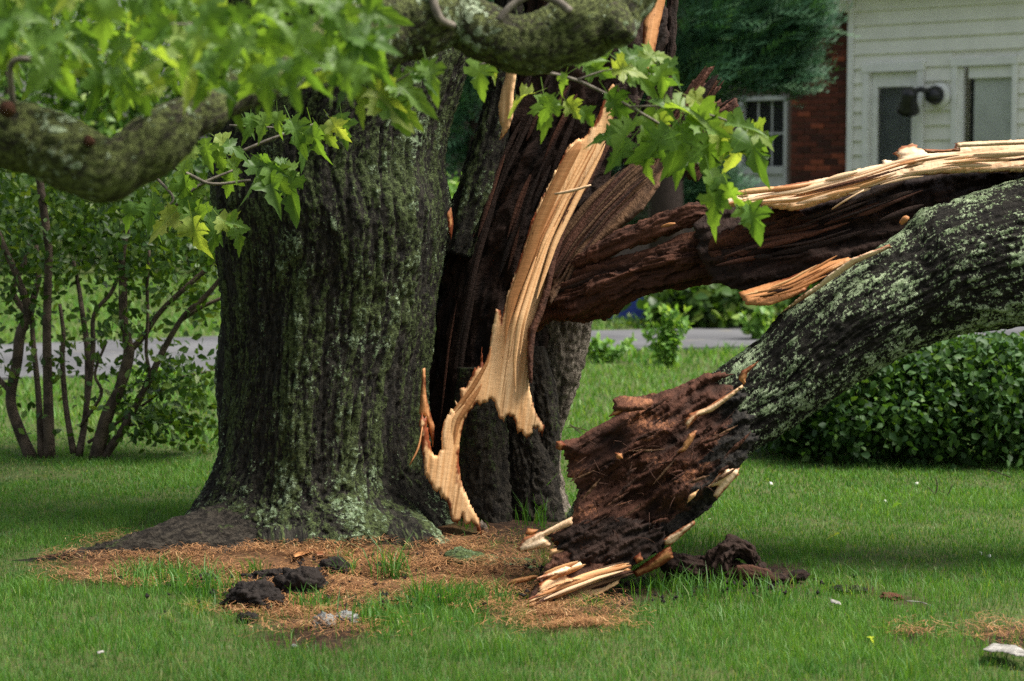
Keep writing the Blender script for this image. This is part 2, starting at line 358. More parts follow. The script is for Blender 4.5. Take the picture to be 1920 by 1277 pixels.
def inside(poly, pts):
    x, y = pts[:, 0], pts[:, 1]; c = np.zeros(len(pts), bool); n = len(poly)
    for i in range(n):
        x1, y1 = poly[i][:2]; x2, y2 = poly[(i+1) % n][:2]
        if y1 == y2: continue
        c ^= ((y1 > y) != (y2 > y)) & (x < (x2-x1)*(y-y1)/(y2-y1)+x1)
    return c
def seg_dist(poly, pts):
    d = np.full(len(pts), 1e9); n = len(poly)
    for i in range(n):
        a = np.array(poly[i][:2], float); b = np.array(poly[(i+1) % n][:2], float); ab = b-a
        t = np.clip(((pts-a)@ab)/(ab@ab+1e-9), 0, 1); d = np.minimum(d, np.linalg.norm(pts-a-t[:, None]*ab, axis=1))
    return d
def plate(name, poly, ctrl, mat, parent, thick=.05, grain=90, spacing=5, bulge=.03, bw=40, disp=None, jag=2.0, mask=None, **kw):
    """torn slab: outline poly (u,v), depth plane through ctrl (u,v,Y), real thickness behind; grain = angle of the fibres in degrees"""
    poly = np.asarray(poly, float)
    bp = []
    for i in range(len(poly)):
        a, b = poly[i], poly[(i+1) % len(poly)]; k = max(1, int(np.linalg.norm(b-a)/spacing))
        for j in range(k): bp.append(a + (b-a)*j/k)
    bp = np.array(bp)
    if jag:
        ga0 = R(grain); dg = np.array([math.cos(ga0), -math.sin(ga0)])
        bp = bp + dg*(perlin(np.c_[bp/7.0, np.full(len(bp), SEED[0])])*jag*.7 + (rng.uniform(0, 1, len(bp))**3-.25)*rng.choice([-1, 1], len(bp))*jag*2.1)[:, None] + rng.normal(size=bp.shape)*jag*.12
    lo, hi = bp.min(0), bp.max(0)
    gx, gy = np.meshgrid(np.arange(lo[0], hi[0], spacing), np.arange(lo[1], hi[1], spacing))
    gp = np.c_[gx.ravel(), gy.ravel()] + rng.uniform(-.3, .3, (gx.size, 2))*spacing
    gp = gp[inside(bp, gp)]; gp = gp[seg_dist(bp, gp) > spacing*.55]
    nb = len(bp); allp = np.concatenate([bp, gp])
    res = geometry.delaunay_2d_cdt([Vector(p) for p in allp], [(i, (i+1) % nb) for i in range(nb)], [list(range(nb))], 1, 1e-4)
    uv = np.array([tuple(p) for p in res[0]]); F = np.array([f for f in res[2] if len(f) == 3])
    # plane for depth
    cmat = np.asarray(ctrl, float)
    if len(cmat) >= 3: X = np.c_[np.ones(len(cmat)), cmat[:, :2]]; co, *_ = np.linalg.lstsq(X, cmat[:, 2], rcond=None)
    else: co = np.array([cmat[0, 2], 0, 0])
    Y = co[0] + uv@co[1:]
    px = FPX/Y.mean()
    d = seg_dist(bp, uv)
    prof = np.sqrt(1-(1-np.clip(d/bw, 0, 1))**2)
    ga = R(grain); al = uv@np.array([math.cos(ga), -math.sin(ga)])/px; ac = uv@np.array([math.sin(ga), math.cos(ga)])/px
    g = np.c_[ac, np.zeros(len(uv)), al]
    h = np.full(len(uv), .5); dd = 0
    if disp is not None:
        dd, h = disp(g + SEED[0], None); SEED[0] += 3.7
        dd = dd*(.35+.65*np.clip(d/8, 0, 1))
    Yf = Y - bulge*prof - dd; Yb = Y + thick*(.35+.65*np.clip(d/12, 0, 1))
    V = np.concatenate([P(uv[:, 0], uv[:, 1], Yf), P(uv[:, 0], uv[:, 1], Yb)])
    n = len(uv)
    # orient front to camera
    q = F[len(F)//2]; nn = np.cross(V[q[1]]-V[q[0]], V[q[2]]-V[q[0]])
    if nn[1] > 0: F = F[:, ::-1]
    E = {}
    for f in F:
        for k in range(3):
            e = (f[k], f[(k+1) % 3]); E[e] = 1
    be = np.array([e for e in E if (e[1], e[0]) not in E])
    S = np.stack([be[:, 1], be[:, 0], be[:, 0]+n, be[:, 1]+n], 1)
    at = {'grain': np.concatenate([g, g+[0, thick, 0]]), 'h': np.r_[h, h], 'edge': np.r_[d/px, d/px*0+.5]}
    if mask: mk = mask(uv[:, 0], uv[:, 1]); at['mask'] = np.r_[mk, mk]
    me = mesh_np(name, V, [F, F[:, ::-1]+n, S], mat, True, at)
    return obj(name, me, parent, **kw)

def tube(name, pts, mat, parent, nseg=10, per=6, disp=None, world=False, **kw):
    """pts: (u,v,Y,half_px) or world (x,y,z,r)"""
    p = np.asarray(pts, float)
    if not world: W = np.c_[P(p[:, 0], p[:, 1], p[:, 2]), p[:, 3]/(FPX/p[:, 2])]
    else: W = p
    n = len(W); m = (n-1)*per+1; t = np.linspace(0, n-1, m)
    q = np.zeros((m, 4)); ext = np.concatenate([2*W[:1]-W[1:2], W, 2*W[-1:]-W[-2:-1]])
    for k in range(m):
        i = min(int(t[k]), n-2); f = t[k]-i; p0, p1, p2, p3 = ext[i:i+4]
        q[k] = .5*(2*p1+(p2-p0)*f+(2*p0-5*p1+4*p2-p3)*f*f+(3*p1-p0-3*p2+p3)*f**3)
    V, F, g, h = tube_np(q, nseg, disp)
    me = mesh_np(name, V, F, mat, True, {'grain': g, 'h': h, 'edge': np.full(len(V), .5)})
    return obj(name, me, parent, **kw)
def tube_np(q, nseg, disp=None):
    m = len(q); c = q[:, :3]; r = np.maximum(q[:, 3], .0006)
    T = np.gradient(c, axis=0); T /= np.linalg.norm(T, axis=1)[:, None]+1e-9
    up = np.array([0, -1.0, .1]); X = np.cross(T, up); X /= np.linalg.norm(X, axis=1)[:, None]+1e-9; Yv = np.cross(X, T)
    th = np.linspace(0, 2*np.pi, nseg, endpoint=False)
    D = X[:, None]*np.cos(th)[None, :, None] + Yv[:, None]*np.sin(th)[None, :, None]
    al = np.r_[0, np.cumsum(np.linalg.norm(np.diff(c, axis=0), axis=1))]
    g = np.stack([np.cos(th)[None]*r[:, None], np.sin(th)[None]*r[:, None], np.broadcast_to(al[:, None], (m, nseg))], -1).reshape(-1, 3)
    h = np.full(m*nseg, .5); rr = np.repeat(r, nseg)
    if disp is not None:
        d, h = disp(g+SEED[0], None); SEED[0] += 2.3; rr = rr + d
    V = np.repeat(c, nseg, 0) + D.reshape(-1, 3)*rr[:, None]
    i = np.arange(m-1)[:, None]*nseg; j = np.arange(nseg)[None]; j2 = (j+1) % nseg
    F = np.stack([i+j, i+nseg+j, i+nseg+j2, i+j2], -1).reshape(-1, 4)
    V = np.concatenate([V, c[:1], c[-1:]]); j = np.arange(nseg); j2 = (j+1) % nseg; e = (m-1)*nseg
    F1 = np.stack([j, j2, np.full(nseg, m*nseg)], 1); F2 = np.stack([e+j2, e+j, np.full(nseg, m*nseg+1)], 1)
    g = np.concatenate([g, g[:1], g[-1:]]); h = np.r_[h, .5, .5]
    return V, [F, F1, F2], g, h

def leaves_np(C, D, N, L, Wd, fold=.25, droop=.2):
    """joined leaves: base C, direction D, normal N, length L, width Wd -> pointed ovals of 4 quads"""
    C, D, N = map(np.asarray, (C, D, N)); n = len(C)
    D = D/np.linalg.norm(D, axis=1)[:, None]; S = np.cross(D, N); S /= np.linalg.norm(S, axis=1)[:, None]+1e-9; N = np.cross(S, D)
    prof = [(0, 0, 0), (.35, .5, 0), (.35, 0, 0), (.35, -.5, 0), (.72, .33, 0), (.72, 0, 0), (.72, -.33, 0), (1, 0, 0)]
    V = np.zeros((n, 8, 3))
    for k, (a, s, _) in enumerate(prof):
        V[:, k] = C + D*(a*L)[:, None] + S*(s*Wd)[:, None] + N*((abs(s)*fold*Wd) - droop*a*a*L)[:, None]
    b = np.arange(n)[:, None]*8
    T = np.concatenate([b+[0, 1, 2], b+[0, 2, 3], b+[4, 7, 5], b+[5, 7, 6]])
    Q = np.concatenate([b+[1, 4, 5, 2], b+[2, 5, 6, 3]])
    return V.reshape(-1, 3), [T, Q]
def unit(n):
    v = rng.normal(size=(n, 3)); return v/np.linalg.norm(v, axis=1)[:, None]
def foliage(name, C, L, mat, parent, wr=.55, upb=.5, dirb=(0, 0, -.2), rnd=None, kind='stuff', **kw):
    n = len(C); D = unit(n)+np.array(dirb); N = unit(n)*1.0 + np.array([.1, -.4, upb]); L = L*rng.uniform(.7, 1.25, n)
    V, F = leaves_np(C, D, N, L, L*wr)
    r = rng.uniform(0, 1, n) if rnd is None else rnd
    me = mesh_np(name, V, F, mat, True, {'rnd': np.repeat(r, 8)})
    return obj(name, me, parent, kind=kind, **kw)
def clump(center, rad, n, k, spread=.22):
    """points in uneven clumps inside an ellipsoid"""
    cc = unit(k)*rng.uniform(.25, 1, (k, 1))**.5*np.array(rad)+center
    i = rng.integers(0, k, n); return cc[i] + rng.normal(size=(n, 3))*np.array(rad)*spread
def box_np(x0, x1, y0, y1, z0, z1):
    V = np.array([(x, y, z) for x in (x0, x1) for y in (y0, y1) for z in (z0, z1)], float)
    F = np.array([(0, 1, 3, 2), (4, 6, 7, 5), (0, 4, 5, 1), (2, 3, 7, 6), (0, 2, 6, 4), (1, 5, 7, 3)])
    return V, F
def bevel_box(name, x0, x1, y0, y1, z0, z1, mat, bev=.006):
    import bmesh
    bm = bmesh.new(); V, F = box_np(x0, x1, y0, y1, z0, z1)
    vs = [bm.verts.new(v) for v in V]
    for f in F: bm.faces.new([vs[i] for i in f])
    bmesh.ops.recalc_face_normals(bm, faces=bm.faces[:])
    if bev: bmesh.ops.bevel(bm, geom=bm.edges[:], offset=bev, segments=1, affect='EDGES', profile=.5)
    me = bpy.data.meshes.new(name); bm.to_mesh(me); bm.free(); me.materials.append(mat); return me
def child(name, me, parent, loc=(0, 0, 0), **kw):
    """a part given in its parent's own coordinates"""
    o = bpy.data.objects.new(name, me); COL.objects.link(o); o.parent = parent; o.location = loc
    return prop(o, **kw)

#=SETTING=
# ------------------------------------------------------------------ ground masks (places on the ground, traced on the lawn)
def gpoly(px): return G(np.array(px)[:, 0], np.array(px)[:, 1])[:, :2]
STRAW = gpoly([(110, 1064), (140, 1042), (330, 1020), (480, 1010), (860, 1005), (1010, 1050), (1060, 1110), (1140, 1165), (1060, 1195), (960, 1150), (890, 1105), (800, 1120), (690, 1150), (640, 1175), (560, 1170), (470, 1165), (400, 1110), (330, 1070), (260, 1075), (240, 1100), (140, 1090)])
BARE = [gpoly(p) for p in ([(470, 1165), (690, 1160), (690, 1190), (640, 1225), (520, 1215)], [(1555, 1085), (1640, 1090), (1660, 1112), (1570, 1118)], [(1655, 1108), (1720, 1120), (1715, 1140), (1665, 1130)],
        [(1680, 1175), (1735, 1172), (1725, 1205), (1690, 1205)], [(1785, 1190), (1870, 1165), (2000, 1170), (2000, 1235), (1830, 1225)], [(840, 1000), (1010, 960), (1070, 1000), (1080, 1070), (1010, 1100)], [(980, 1130), (1250, 1060), (1500, 1060), (1520, 1105), (1250, 1120), (1090, 1170)])]
DRIVE = gpoly([(-900, 760), (0, 713), (410, 700), (1090, 662), (1430, 652), (2600, 625), (2600, 598), (1430, 617), (1090, 624), (410, 634), (0, 650), (-900, 672)])
TREE_C = G(640, 985)[:2]
def pm(poly, xy, feather):
    d = seg_dist(poly, xy); i = inside(poly, xy)
    d = np.where(i, d, -d) + feather*1.2*perlin(np.c_[xy*6, np.zeros(len(xy))]) + feather*.8*perlin(np.c_[xy*17, np.zeros(len(xy))])
    return np.clip(d/feather*.5+.5, 0, 1)
def ground_h(x, y):
    r2 = ((x-TREE_C[0])/1.3)**2 + ((y-TREE_C[1])/.8)**2
    near = np.clip((15-y)/3, 0, 1)
    return .07*np.exp(-r2) + near*.012*perlin(np.c_[x*2.2, y*2.2, 0*x])
xs = np.r_[np.linspace(-140, -4, 26), np.linspace(-3.9, 3.9, 170), np.linspace(4, 140, 26)]
ys = np.r_[np.linspace(-40, 5.9, 14), np.linspace(6, 13, 150), np.linspace(13.3, 22, 24), np.linspace(23, 260, 30)]
gx, gy = np.meshgrid(xs, ys); gxy = np.c_[gx.ravel(), gy.ravel()]
sm_ = pm(STRAW, gxy, .10); bm_ = np.max([pm(b, gxy, .06) for b in BARE], 0)
gz = ground_h(gxy[:, 0], gxy[:, 1]) + sm_*(.012+.02*np.clip(fbm(np.c_[gxy*5, 0*gxy[:, :1]], 3), -1, 1))
nx = len(xs); i = np.arange(len(ys)-1)[:, None]*nx; j = np.arange(nx-1)[None]
GF = np.stack([i+j, i+j+1, i+nx+j+1, i+nx+j], -1).reshape(-1, 4)
m = NT('ground_turf'); p = m.pos(); n1 = m.noise(p, 1.7, 4); n2 = m.noise(p, 30, 4, .7)
turf = m.mix(n1, (.040, .075, .016), (.075, .12, .028)); turf = m.mix(m.ramp(n2, .35, .7, 0, .75), turf, (.085, .062, .034))
soil = m.mix(m.ramp(n2, .35, .7), (.022, .014, .010), (.075, .042, .024))
strawc = m.mix(m.ramp(m.noise(m.scale(p, (1, 2.5, 1)), 45, 4, .7), .3, .7), (.035, .020, .012), (.17, .085, .038))
c = m.mix(m.attr('bare'), turf, soil); c = m.mix(m.attr('straw'), c, strawc); m.bump(n2, .8, .02)
M['ground'] = m.done(c, .9, .15)
obj('ground', mesh_np('ground', np.c_[gxy, gz], [GF], M['ground'], True, {'straw': sm_, 'bare': bm_}), kind='structure')

m = NT('asphalt'); p = m.pos(); n = m.noise(p, 90, 4, .7); b = m.noise(p, .9, 4)
M['asphalt'] = m.done(m.mix(m.ramp(m.noise(p, 3, 4, .6), .62, .72, 0, .6), m.mix(m.ramp(m.math('ADD', m.math('MULTIPLY', n, .5), b), .5, 1), (.065, .065, .07), (.125, .125, .13)), (.17, .155, .11)), .85, .3)
dp = DRIVE; nd = len(dp)
dv = np.c_[np.r_[dp, dp], np.r_[np.full(nd, .022), np.full(nd, -.05)]]
me = bpy.data.meshes.new('driveway')
me.from_pydata([tuple(x) for x in dv], [], [list(range(nd))] + [[i, (i+1) % nd, (i+1) % nd+nd, i+nd] for i in range(nd)])
me.materials.append(M['asphalt'])
if me.polygons[0].normal.z < 0: me.flip_normals()
obj('driveway', me, kind='structure')

# ------------------------------------------------------------------ lawn grass (nobody could count it)
def blades(xy, h, wd, rnd, lean=.5, z=None):
    n = len(xy); a = rng.uniform(0, 2*np.pi, n); b = rng.uniform(0, 2*np.pi, n)
    z = ground_h(xy[:, 0], xy[:, 1]) if z is None else z
    base = np.c_[xy, z-.004]; side = np.c_[np.cos(a), np.sin(a), 0*a]*wd[:, None]*.5
    ln = np.c_[np.cos(b), np.sin(b), 0*b]*(rng.uniform(.1, 1, n)*lean*h)[:, None]
    mid = base + ln*.3 + np.c_[0*a, 0*a, h*.55]; tip = base + ln + np.c_[0*a, 0*a, h*rng.uniform(.75, 1, n)]
    V = np.stack([base-side, base+side, mid-side*.8, mid+side*.8, tip], 1).reshape(-1, 3)
    k = np.arange(n)[:, None]*5
    return V, [k+[2, 3, 4], k+[0, 1, 3, 2]], np.repeat(rnd, 5)
def scatter(y0, y1, dens, wide):
    n = int((y1-y0)*(y0+y1)/2*.48*wide*dens); y = rng.uniform(y0, y1, n); x = rng.uniform(-.5, .5, n)*.48*wide*y
    return np.c_[x, y]
GV, GT, GQ, GR = [], [], [], []; off = 0
def add_blades(*a, **k):
    global off
    V, F, r = blades(*a, **k); GV.append(V); GT.append(F[0]+off); GQ.append(F[1]+off); GR.append(r); off += len(V)
TRUNKS = gpoly([(400, 1030), (480, 1040), (860, 1035), (1000, 1000), (1080, 1000), (1050, 950), (500, 930)])
for y0, y1, dens, wide, hh, ww in ((5.6, 8.2, 11500, 1.32, .045, .0024), (8.2, 10.5, 11000, 1.32, .033, .0029), (10.5, 13.5, 5600, 1.35, .031, .0042), (13.5, 18, 900, 1.5, .06, .010), (18, 34, 170, 1.5, .08, .022)):
    xy = scatter(y0, y1, dens, wide)
    clmp = fbm(np.c_[xy*1.3, 0*xy[:, :1]], 3); fine = perlin(np.c_[xy*7, 0*xy[:, :1]])
    keep = rng.uniform(0, 1, len(xy)) < np.clip(.78+.5*clmp+.4*fine, .15, 1)
    if y0 < 13:
        keep &= rng.uniform(0, 1, len(xy)) > np.maximum(pm(STRAW, xy, .16)*.97, np.max([pm(b, xy, .07)*.80 for b in BARE], 0))
    if y0 > 12: keep &= ~inside(DRIVE, xy)
    keep &= ~inside(TRUNKS, xy)
    xy = xy[keep]; clmp = clmp[keep]; fine = fine[keep]
    h = hh*rng.uniform(.5, 1.25, len(xy))*(1+.45*np.clip(clmp, -.6, 1)+.25*fine); tall = rng.uniform(0, 1, len(xy)) < .012; h[tall] *= 1.7
    rn = np.clip(.40+.42*clmp+.16*fine+.25*rng.normal(size=len(xy)), 0, .84); dry = rng.uniform(0, 1, len(xy)) < (.06+.30*np.clip(-clmp-.05, 0, 1)); rn[dry] = rng.uniform(.86, 1, dry.sum())
    if y0 > 13: rn = np.clip(rn + .22, 0, .88)
    add_blades(xy, h, ww*rng.uniform(.7, 1.3, len(xy)), rn, lean=.75)
for k in range(70):
    c0 = np.array([rng.uniform(-2.2, 2.2), rng.uniform(6.3, 9.0)]); n = int(rng.uniform(40, 130))
    if inside(STRAW, c0[None])[0]: n = 12
    add_blades(c0 + rng.normal(size=(n, 2))*rng.uniform(.03, .09), rng.uniform(.05, .095)*rng.uniform(.6, 1.2, n), rng.uniform(.0022, .004, n), np.clip(rng.normal(rng.choice([.2, .45, .7, .9]), .15, n), 0, 1), lean=.9)
# coarse tufts standing in the needle litter and round the stump
for u, v, n, r_, hgt in ((735, 1085, 90, .055, .17), (655, 1085, 40, .04, .11), (480, 1085, 45, .04, .12), (820, 1135, 150, .10, .13), (900, 1140, 120, .10, .12), (640, 1065, 25, .03, .10), (590, 1150, 90, .07, .12), (330, 1100, 220, .16, .12), (400, 1120, 160, .12, .13), (265, 1090, 140, .12, .11), (980, 985, 40, .06, .22), (1000, 1000, 40, .08, .14), (1250, 1010, 80, .10, .12), (1290, 1030, 90, .12, .10), (880, 1012, 30, .04, .09), (1300, 1118, 160, .16, .12), (1420, 1125, 160, .18, .11), (700, 1170, 140, .14, .11), (1120, 655, 0, .1, .2)):
    if not n: continue
    c0 = G(u, v)[:2]; xy = c0 + rng.normal(size=(n, 2))*r_*.6
    add_blades(xy, hgt*rng.uniform(.5, 1.2, n), rng.uniform(.0035, .006, n), np.clip(rng.normal(.45, .25, n), 0, .95), lean=.8)
obj('lawn_grass', mesh_np('lawn_grass', np.concatenate(GV), [np.concatenate(GT), np.concatenate(GQ)], M['grass'], True, {'rnd': np.concatenate(GR)}), label='short green lawn grass growing all round the tree', cat='grass', kind='stuff')

# pine straw litter
n = 62000; lo, hi = STRAW.min(0), STRAW.max(0); xy = rng.uniform(lo-.1, hi+.1, (n, 2))
xy = xy[(rng.uniform(0, 1, n) < pm(STRAW, xy, .16)*np.clip(.62+.9*fbm(np.c_[xy*3.2, 0*xy[:, :1]+4], 3), .10, 1)) & ~inside(TRUNKS, xy)]
ex = np.concatenate([BARE[4].mean(0)+rng.normal(size=(500, 2))*[.12, .10], BARE[0].mean(0)+rng.normal(size=(300, 2))*[.12, .08], G(1060, 1170)[:2]+rng.normal(size=(600, 2))*[.13, .09], BARE[3].mean(0)+rng.normal(size=(120, 2))*[.05, .06]])
xy = np.concatenate([xy, ex]); n = len(xy)
a = rng.uniform(0, 2*np.pi, n); L = rng.uniform(.02, .085, n)*rng.uniform(.6, 1.2, n); d = np.c_[np.cos(a), np.sin(a), rng.normal(0, .16, n)]; s = np.c_[-np.sin(a), np.cos(a), 0*a]
z = ground_h(xy[:, 0], xy[:, 1]) + .014 + .024*np.clip(fbm(np.c_[xy*5, 0*xy[:, :1]], 3), -1, 1) + rng.uniform(.002, .028, n)
b0 = np.c_[xy, z]; wv = s*.0012; bow = s*(rng.normal(0, .12, n)*L)[:, None]
V = np.stack([b0-d*(L/2)[:, None]-wv, b0-d*(L/2)[:, None]+wv, b0+bow-wv+[0, 0, .004], b0+bow+wv+[0, 0, .004], b0+d*(L/2)[:, None]-wv, b0+d*(L/2)[:, None]+wv], 1).reshape(-1, 3)
k = np.arange(n)[:, None]*6
obj('pine_straw', mesh_np('pine_straw', V, [np.concatenate([k+[0, 1, 3, 2], k+[2, 3, 5, 4]])], M['straw'], True, {'rnd': np.repeat(np.clip(rng.normal(.45, .28, n), 0, 1), 6)}), label='orange brown pine needles littering the ground round the trunk', cat='pine straw', kind='stuff')

#=HOUSE=
# ------------------------------------------------------------------ house (its own coordinates: x along the wall, y inward, z up)
HO = P(1590, 330, 31.0); HO[2] = 0; HR = -R(41)
house = empty('house', HO, 'white sided house with red brick wall behind the fallen tree', 'house', rot=HR)
ch, sh = math.cos(HR), math.sin(HR)
def W(u, v, inset=0.0):
    """pixel -> (x,z) on the wall plane (house coordinates), inset = metres behind it"""
    dx, dy, dz = ray(u, v); ox, oy = HO[0]-sh*inset, HO[1]+ch*inset
    nxx, nyy = -sh, ch
    s = (ox*nxx+oy*nyy)/(dx*nxx+dy*nyy); x, y, z = dx*s, dy*s, CAMZ+dz*s
    return float((x-HO[0])*ch+(y-HO[1])*sh), float(z)
M['siding'] = mat_plain('painted_siding', (.86, .85, .76), .6, .3, .06, 3)
M['trim'] = mat_plain('painted_trim', (.85, .85, .81), .55, .3, .07, 5)
M['trim_shaded'] = mat_plain('shaded_trim', (.50, .51, .50), .55, .3, .1, 5)  # brick window trim, greyed so its colour carries the shade on the frame
M['mortar'] = mat_plain('mortar', (.16, .12, .10), .95, .1, .3, 30)
m = NT('house_brick'); r_ = m.rand(); oc = m.objc(); nb_ = m.noise(oc, 28, 4, .6)
c = m.mix(m.ramp(r_, 0, .6), (.060, .024, .018), (.145, .042, .026)); c = m.mix(m.ramp(r_, .78, .9), c, (.30, .080, .042)); c = m.mix(m.ramp(nb_, .4, .75, 0, .55), c, (.06, .03, .025))
M['brick'] = m.done(c, .9, .2)
M['dark'] = mat_plain('dark_interior', (.03, .034, .034), .8, .2, .2, 3)
m = NT('window_glass'); m.b.inputs['Base Color'].default_value = (.03, .035, .035, 1); m.b.inputs['Roughness'].default_value = .06; m.b.inputs['Specular IOR Level'].default_value = .5
t = m.new('ShaderNodeBsdfTransparent'); x = m.new('ShaderNodeMixShader'); x.inputs[0].default_value = .86
m.l.new(m.b.outputs[0], x.inputs[1]); m.l.new(t.outputs[0], x.inputs[2]); m.l.new(x.outputs[0], m.out.inputs['Surface']); M['glass'] = m.m
M['innerdoor'] = mat_plain('slate_door', (.15, .175, .17), .6, .3, .15, 6)
M['blind'] = mat_plain('pale_blind', (.82, .87, .79), .8, .2, .08, 4)
M['metal'] = mat_plain('black_metal', (.018, .018, .020), .38, .5, .3, 20)
M['lens'] = mat_plain('grey_lens', (.16, .17, .17), .2, .6, .1, 20)
M['roof'] = mat_plain('roof_shingle', (.10, .095, .09), .9, .2, .3, 8)
XB = .0                                                   # x where brick ends and siding begins
ZT = 4.25
# siding wall core behind the boards, with openings left by building it in pieces
dl, dr = W(1620, 250)[0], W(1733, 250)[0]; dtop = W(1675, 122)[1]
wl0, wr0 = W(1787, 200)[0], W(1909, 200)[0]; wtop = W(1850, 111)[1]
XE = 6.5
def part(name, x0, x1, y0, y1, z0, z1, mat, parent=house, bev=.004, **kw):
    return child(name, bevel_box(name, x0, x1, y0, y1, z0, z1, M[mat], bev), parent, **kw)
for (x0, x1, z0, z1) in ((XB, dl, 0, ZT), (dl, dr, dtop, ZT), (dr, wl0, 0, ZT), (wl0, wr0, wtop, ZT), (wl0, wr0, 0, .95), (wr0, XE, 0, ZT)):
    part('wall', x0, x1, .03, .20, z0, z1, 'siding', bev=0)
zline = W(1600, 130)[1]; exp_ = .205
def board(x0, x1, z):
    V = np.array([(x0, .03, z), (x1, .03, z), (x0, -.032, z), (x1, -.032, z), (x0, .012, z+exp_+.012), (x1, .012, z+exp_+.012), (x0, .03, z+exp_+.012), (x1, .03, z+exp_+.012)])
    F = np.array([(0, 1, 3, 2), (2, 3, 5, 4), (4, 5, 7, 6), (6, 7, 1, 0), (0, 2, 4, 6), (1, 7, 5, 3)])
    child('plank', mesh_np('plank', V, [F[:, ::-1]], M['siding'], False), house)
zz = zline - 16*exp_
while zz < ZT-.02:
    if zz > .05:
        segs = [(XB+.09, dl-.01)] if zz+exp_*.5 < dtop+.05 else None
        if segs is None:
            if zz+exp_*.5 < wtop+.05: segs = [(XB+.09, wl0-.01), (wr0+.01, XE)]
            else: segs = [(XB+.09, XE)]
        else: segs += [(dr+.01, wl0-.01), (wr0+.01, XE)]
        for a, b in segs: board(a, b, zz)
    zz += exp_
part('corner_board', XB-.005, XB+.085, -.05, .03, 0, ZT, 'trim')
# door with storm glass
door = part('door', dl+.10, dr-.10, .035, .07, .4, dtop-.12, 'trim')
gx0, gx1 = W(1643, 250)[0], W(1707, 250)[0]; gz1 = W(1675, 163)[1]
door.data = bevel_box('door', dl+.10, gx0, .02, .07, .4, dtop-.10, M['trim'])
child('stile', bevel_box('stile', gx1, dr-.10, .02, .07, .4, dtop-.10, M['trim']), door)
child('rail', bevel_box('rail', gx0, gx1, .022, .068, gz1, dtop-.10, M['trim']), door)
child('rail', bevel_box('rail', gx0, gx1, .022, .068, .4, .75, M['trim']), door)
child('pane', bevel_box('pane', gx0, gx1, .045, .052, .75, gz1, M['glass'], 0), door)
part('door_frame', dl, dl+.095, -.06, .03, .35, dtop, 'trim'); part('door_frame', dr-.095, dr, -.06, .03, .35, dtop, 'trim'); part('door_frame', dl-.012, dr+.012, -.075, .028, dtop-.095, dtop+.035, 'trim')
part('inner_door', gx0-.05, gx1+.05, .16, .19, .4, gz1+.05, 'innerdoor', label='dark inner door behind the storm glass')
# window with blind
win = part('window', wl0+.085, wl0+.15, -.005, .07, 1.0, wtop-.09, 'trim')
p0, p1 = W(1815, 200)[0], W(1901, 200)[0]; pz = W(1855, 146)[1]
child('stile', bevel_box('stile', p1, wr0-.07, -.005, .07, 1.0, wtop-.09, M['trim']), win)
child('rail', bevel_box('rail', p0, p1, -.003, .068, pz, wtop-.09, M['trim']), win)
child('rail', bevel_box('rail', p0, p1, -.003, .068, 1.0, 1.1, M['trim']), win)
child('pane', bevel_box('pane', p0, p1, .04, .046, 1.1, pz, M['glass'], 0), win)
b0 = W(1829, 200, .1)[0]
bl = child('blind', bevel_box('blind', b0, p1+.02, .062, .07, 1.05, pz+.02, M['blind'], 0), win)
child('dark_room', bevel_box('dark_room', p0-.1, p1+.1, .25, .28, .9, pz+.2, M['dark'], 0), win, label='dark room behind the blind')
part('window_frame', wl0, wl0+.085, -.06, .03, .95, wtop, 'trim'); part('window_frame', wr0-.07, wr0, -.06, .03, .95, wtop, 'trim'); part('window_frame', wl0-.012, wr0+.012, -.075, .028, wtop-.085, wtop+.03, 'trim')
# brick wall (recessed 12 cm) with its window
BI = .12
bw0, bw1 = W(1386, 250, BI)[0], W(1476, 250, BI)[0]; bz0, bz1 = W(1430, 352, BI)[1], W(1430, 180, BI)[1]
for (x0, x1, z0, z1) in ((-9, bw0, 0, ZT-.2), (bw0, bw1, bz1, ZT-.2), (bw0, bw1, 0, bz0), (bw1, XB-.006, 0, ZT-.2)):
    part('brick_wall', x0, x1, BI+.012, BI+.25, z0, z1, 'mortar', bev=0)
bwid, bht = .235, .088
bmesh_ = [bevel_box('brick', 0, bwid-.012, -.001-.006*k, .02, 0, bht-.012, M['brick'], .004) for k in range(3)]
half = bevel_box('brick', 0, bwid/2-.012, -.004, .02, 0, bht-.012, M['brick'], .004)
rows = int((ZT-.25)/bht); nbk = 0
zlo = W(1500, 365, BI)[1]
for k in range(rows):
    z = k*bht
    if z < zlo-.1: continue
    x = XB-.012-bwid - (bwid/2 if k % 2 else 0)
    if k % 2: child('brick', half, house, (XB-.012-bwid/2, BI, z+.006))
    while x > bw1-.01:
        child('brick', bmesh_[nbk % 3], house, (x, BI-random.uniform(0, .003), z+.006)); nbk += 1; x -= bwid
    if x+bwid-bw1 > bwid*.5-.01: child('brick', half, house, (x+bwid/2, BI, z+.006))
bwin = part('brick_window', bw0, bw0+.07, BI-.03, BI+.10, bz0, bz1, 'trim_shaded')
child('stile', bevel_box('stile', bw1-.05, bw1, BI-.03, BI+.10, bz0, bz1, M['trim_shaded']), bwin)
child('head', bevel_box('head', bw0+.07, bw1-.05, BI-.04, BI+.10, bz1-.07, bz1, M['trim_shaded']), bwin)
zs = W(1430, 312, BI)[1]
child('sill', bevel_box('sill', bw0+.07, bw1-.05, BI-.05, BI+.10, zs-.12, zs, M['trim_shaded']), bwin)
child('apron', bevel_box('apron', bw0+.07, bw1-.05, BI-.01, BI+.10, bz0, zs-.12, M['trim_shaded']), bwin)
child('pane', bevel_box('pane', bw0+.07, bw1-.05, BI+.06, BI+.066, zs, bz1-.07, M['glass'], 0), bwin)
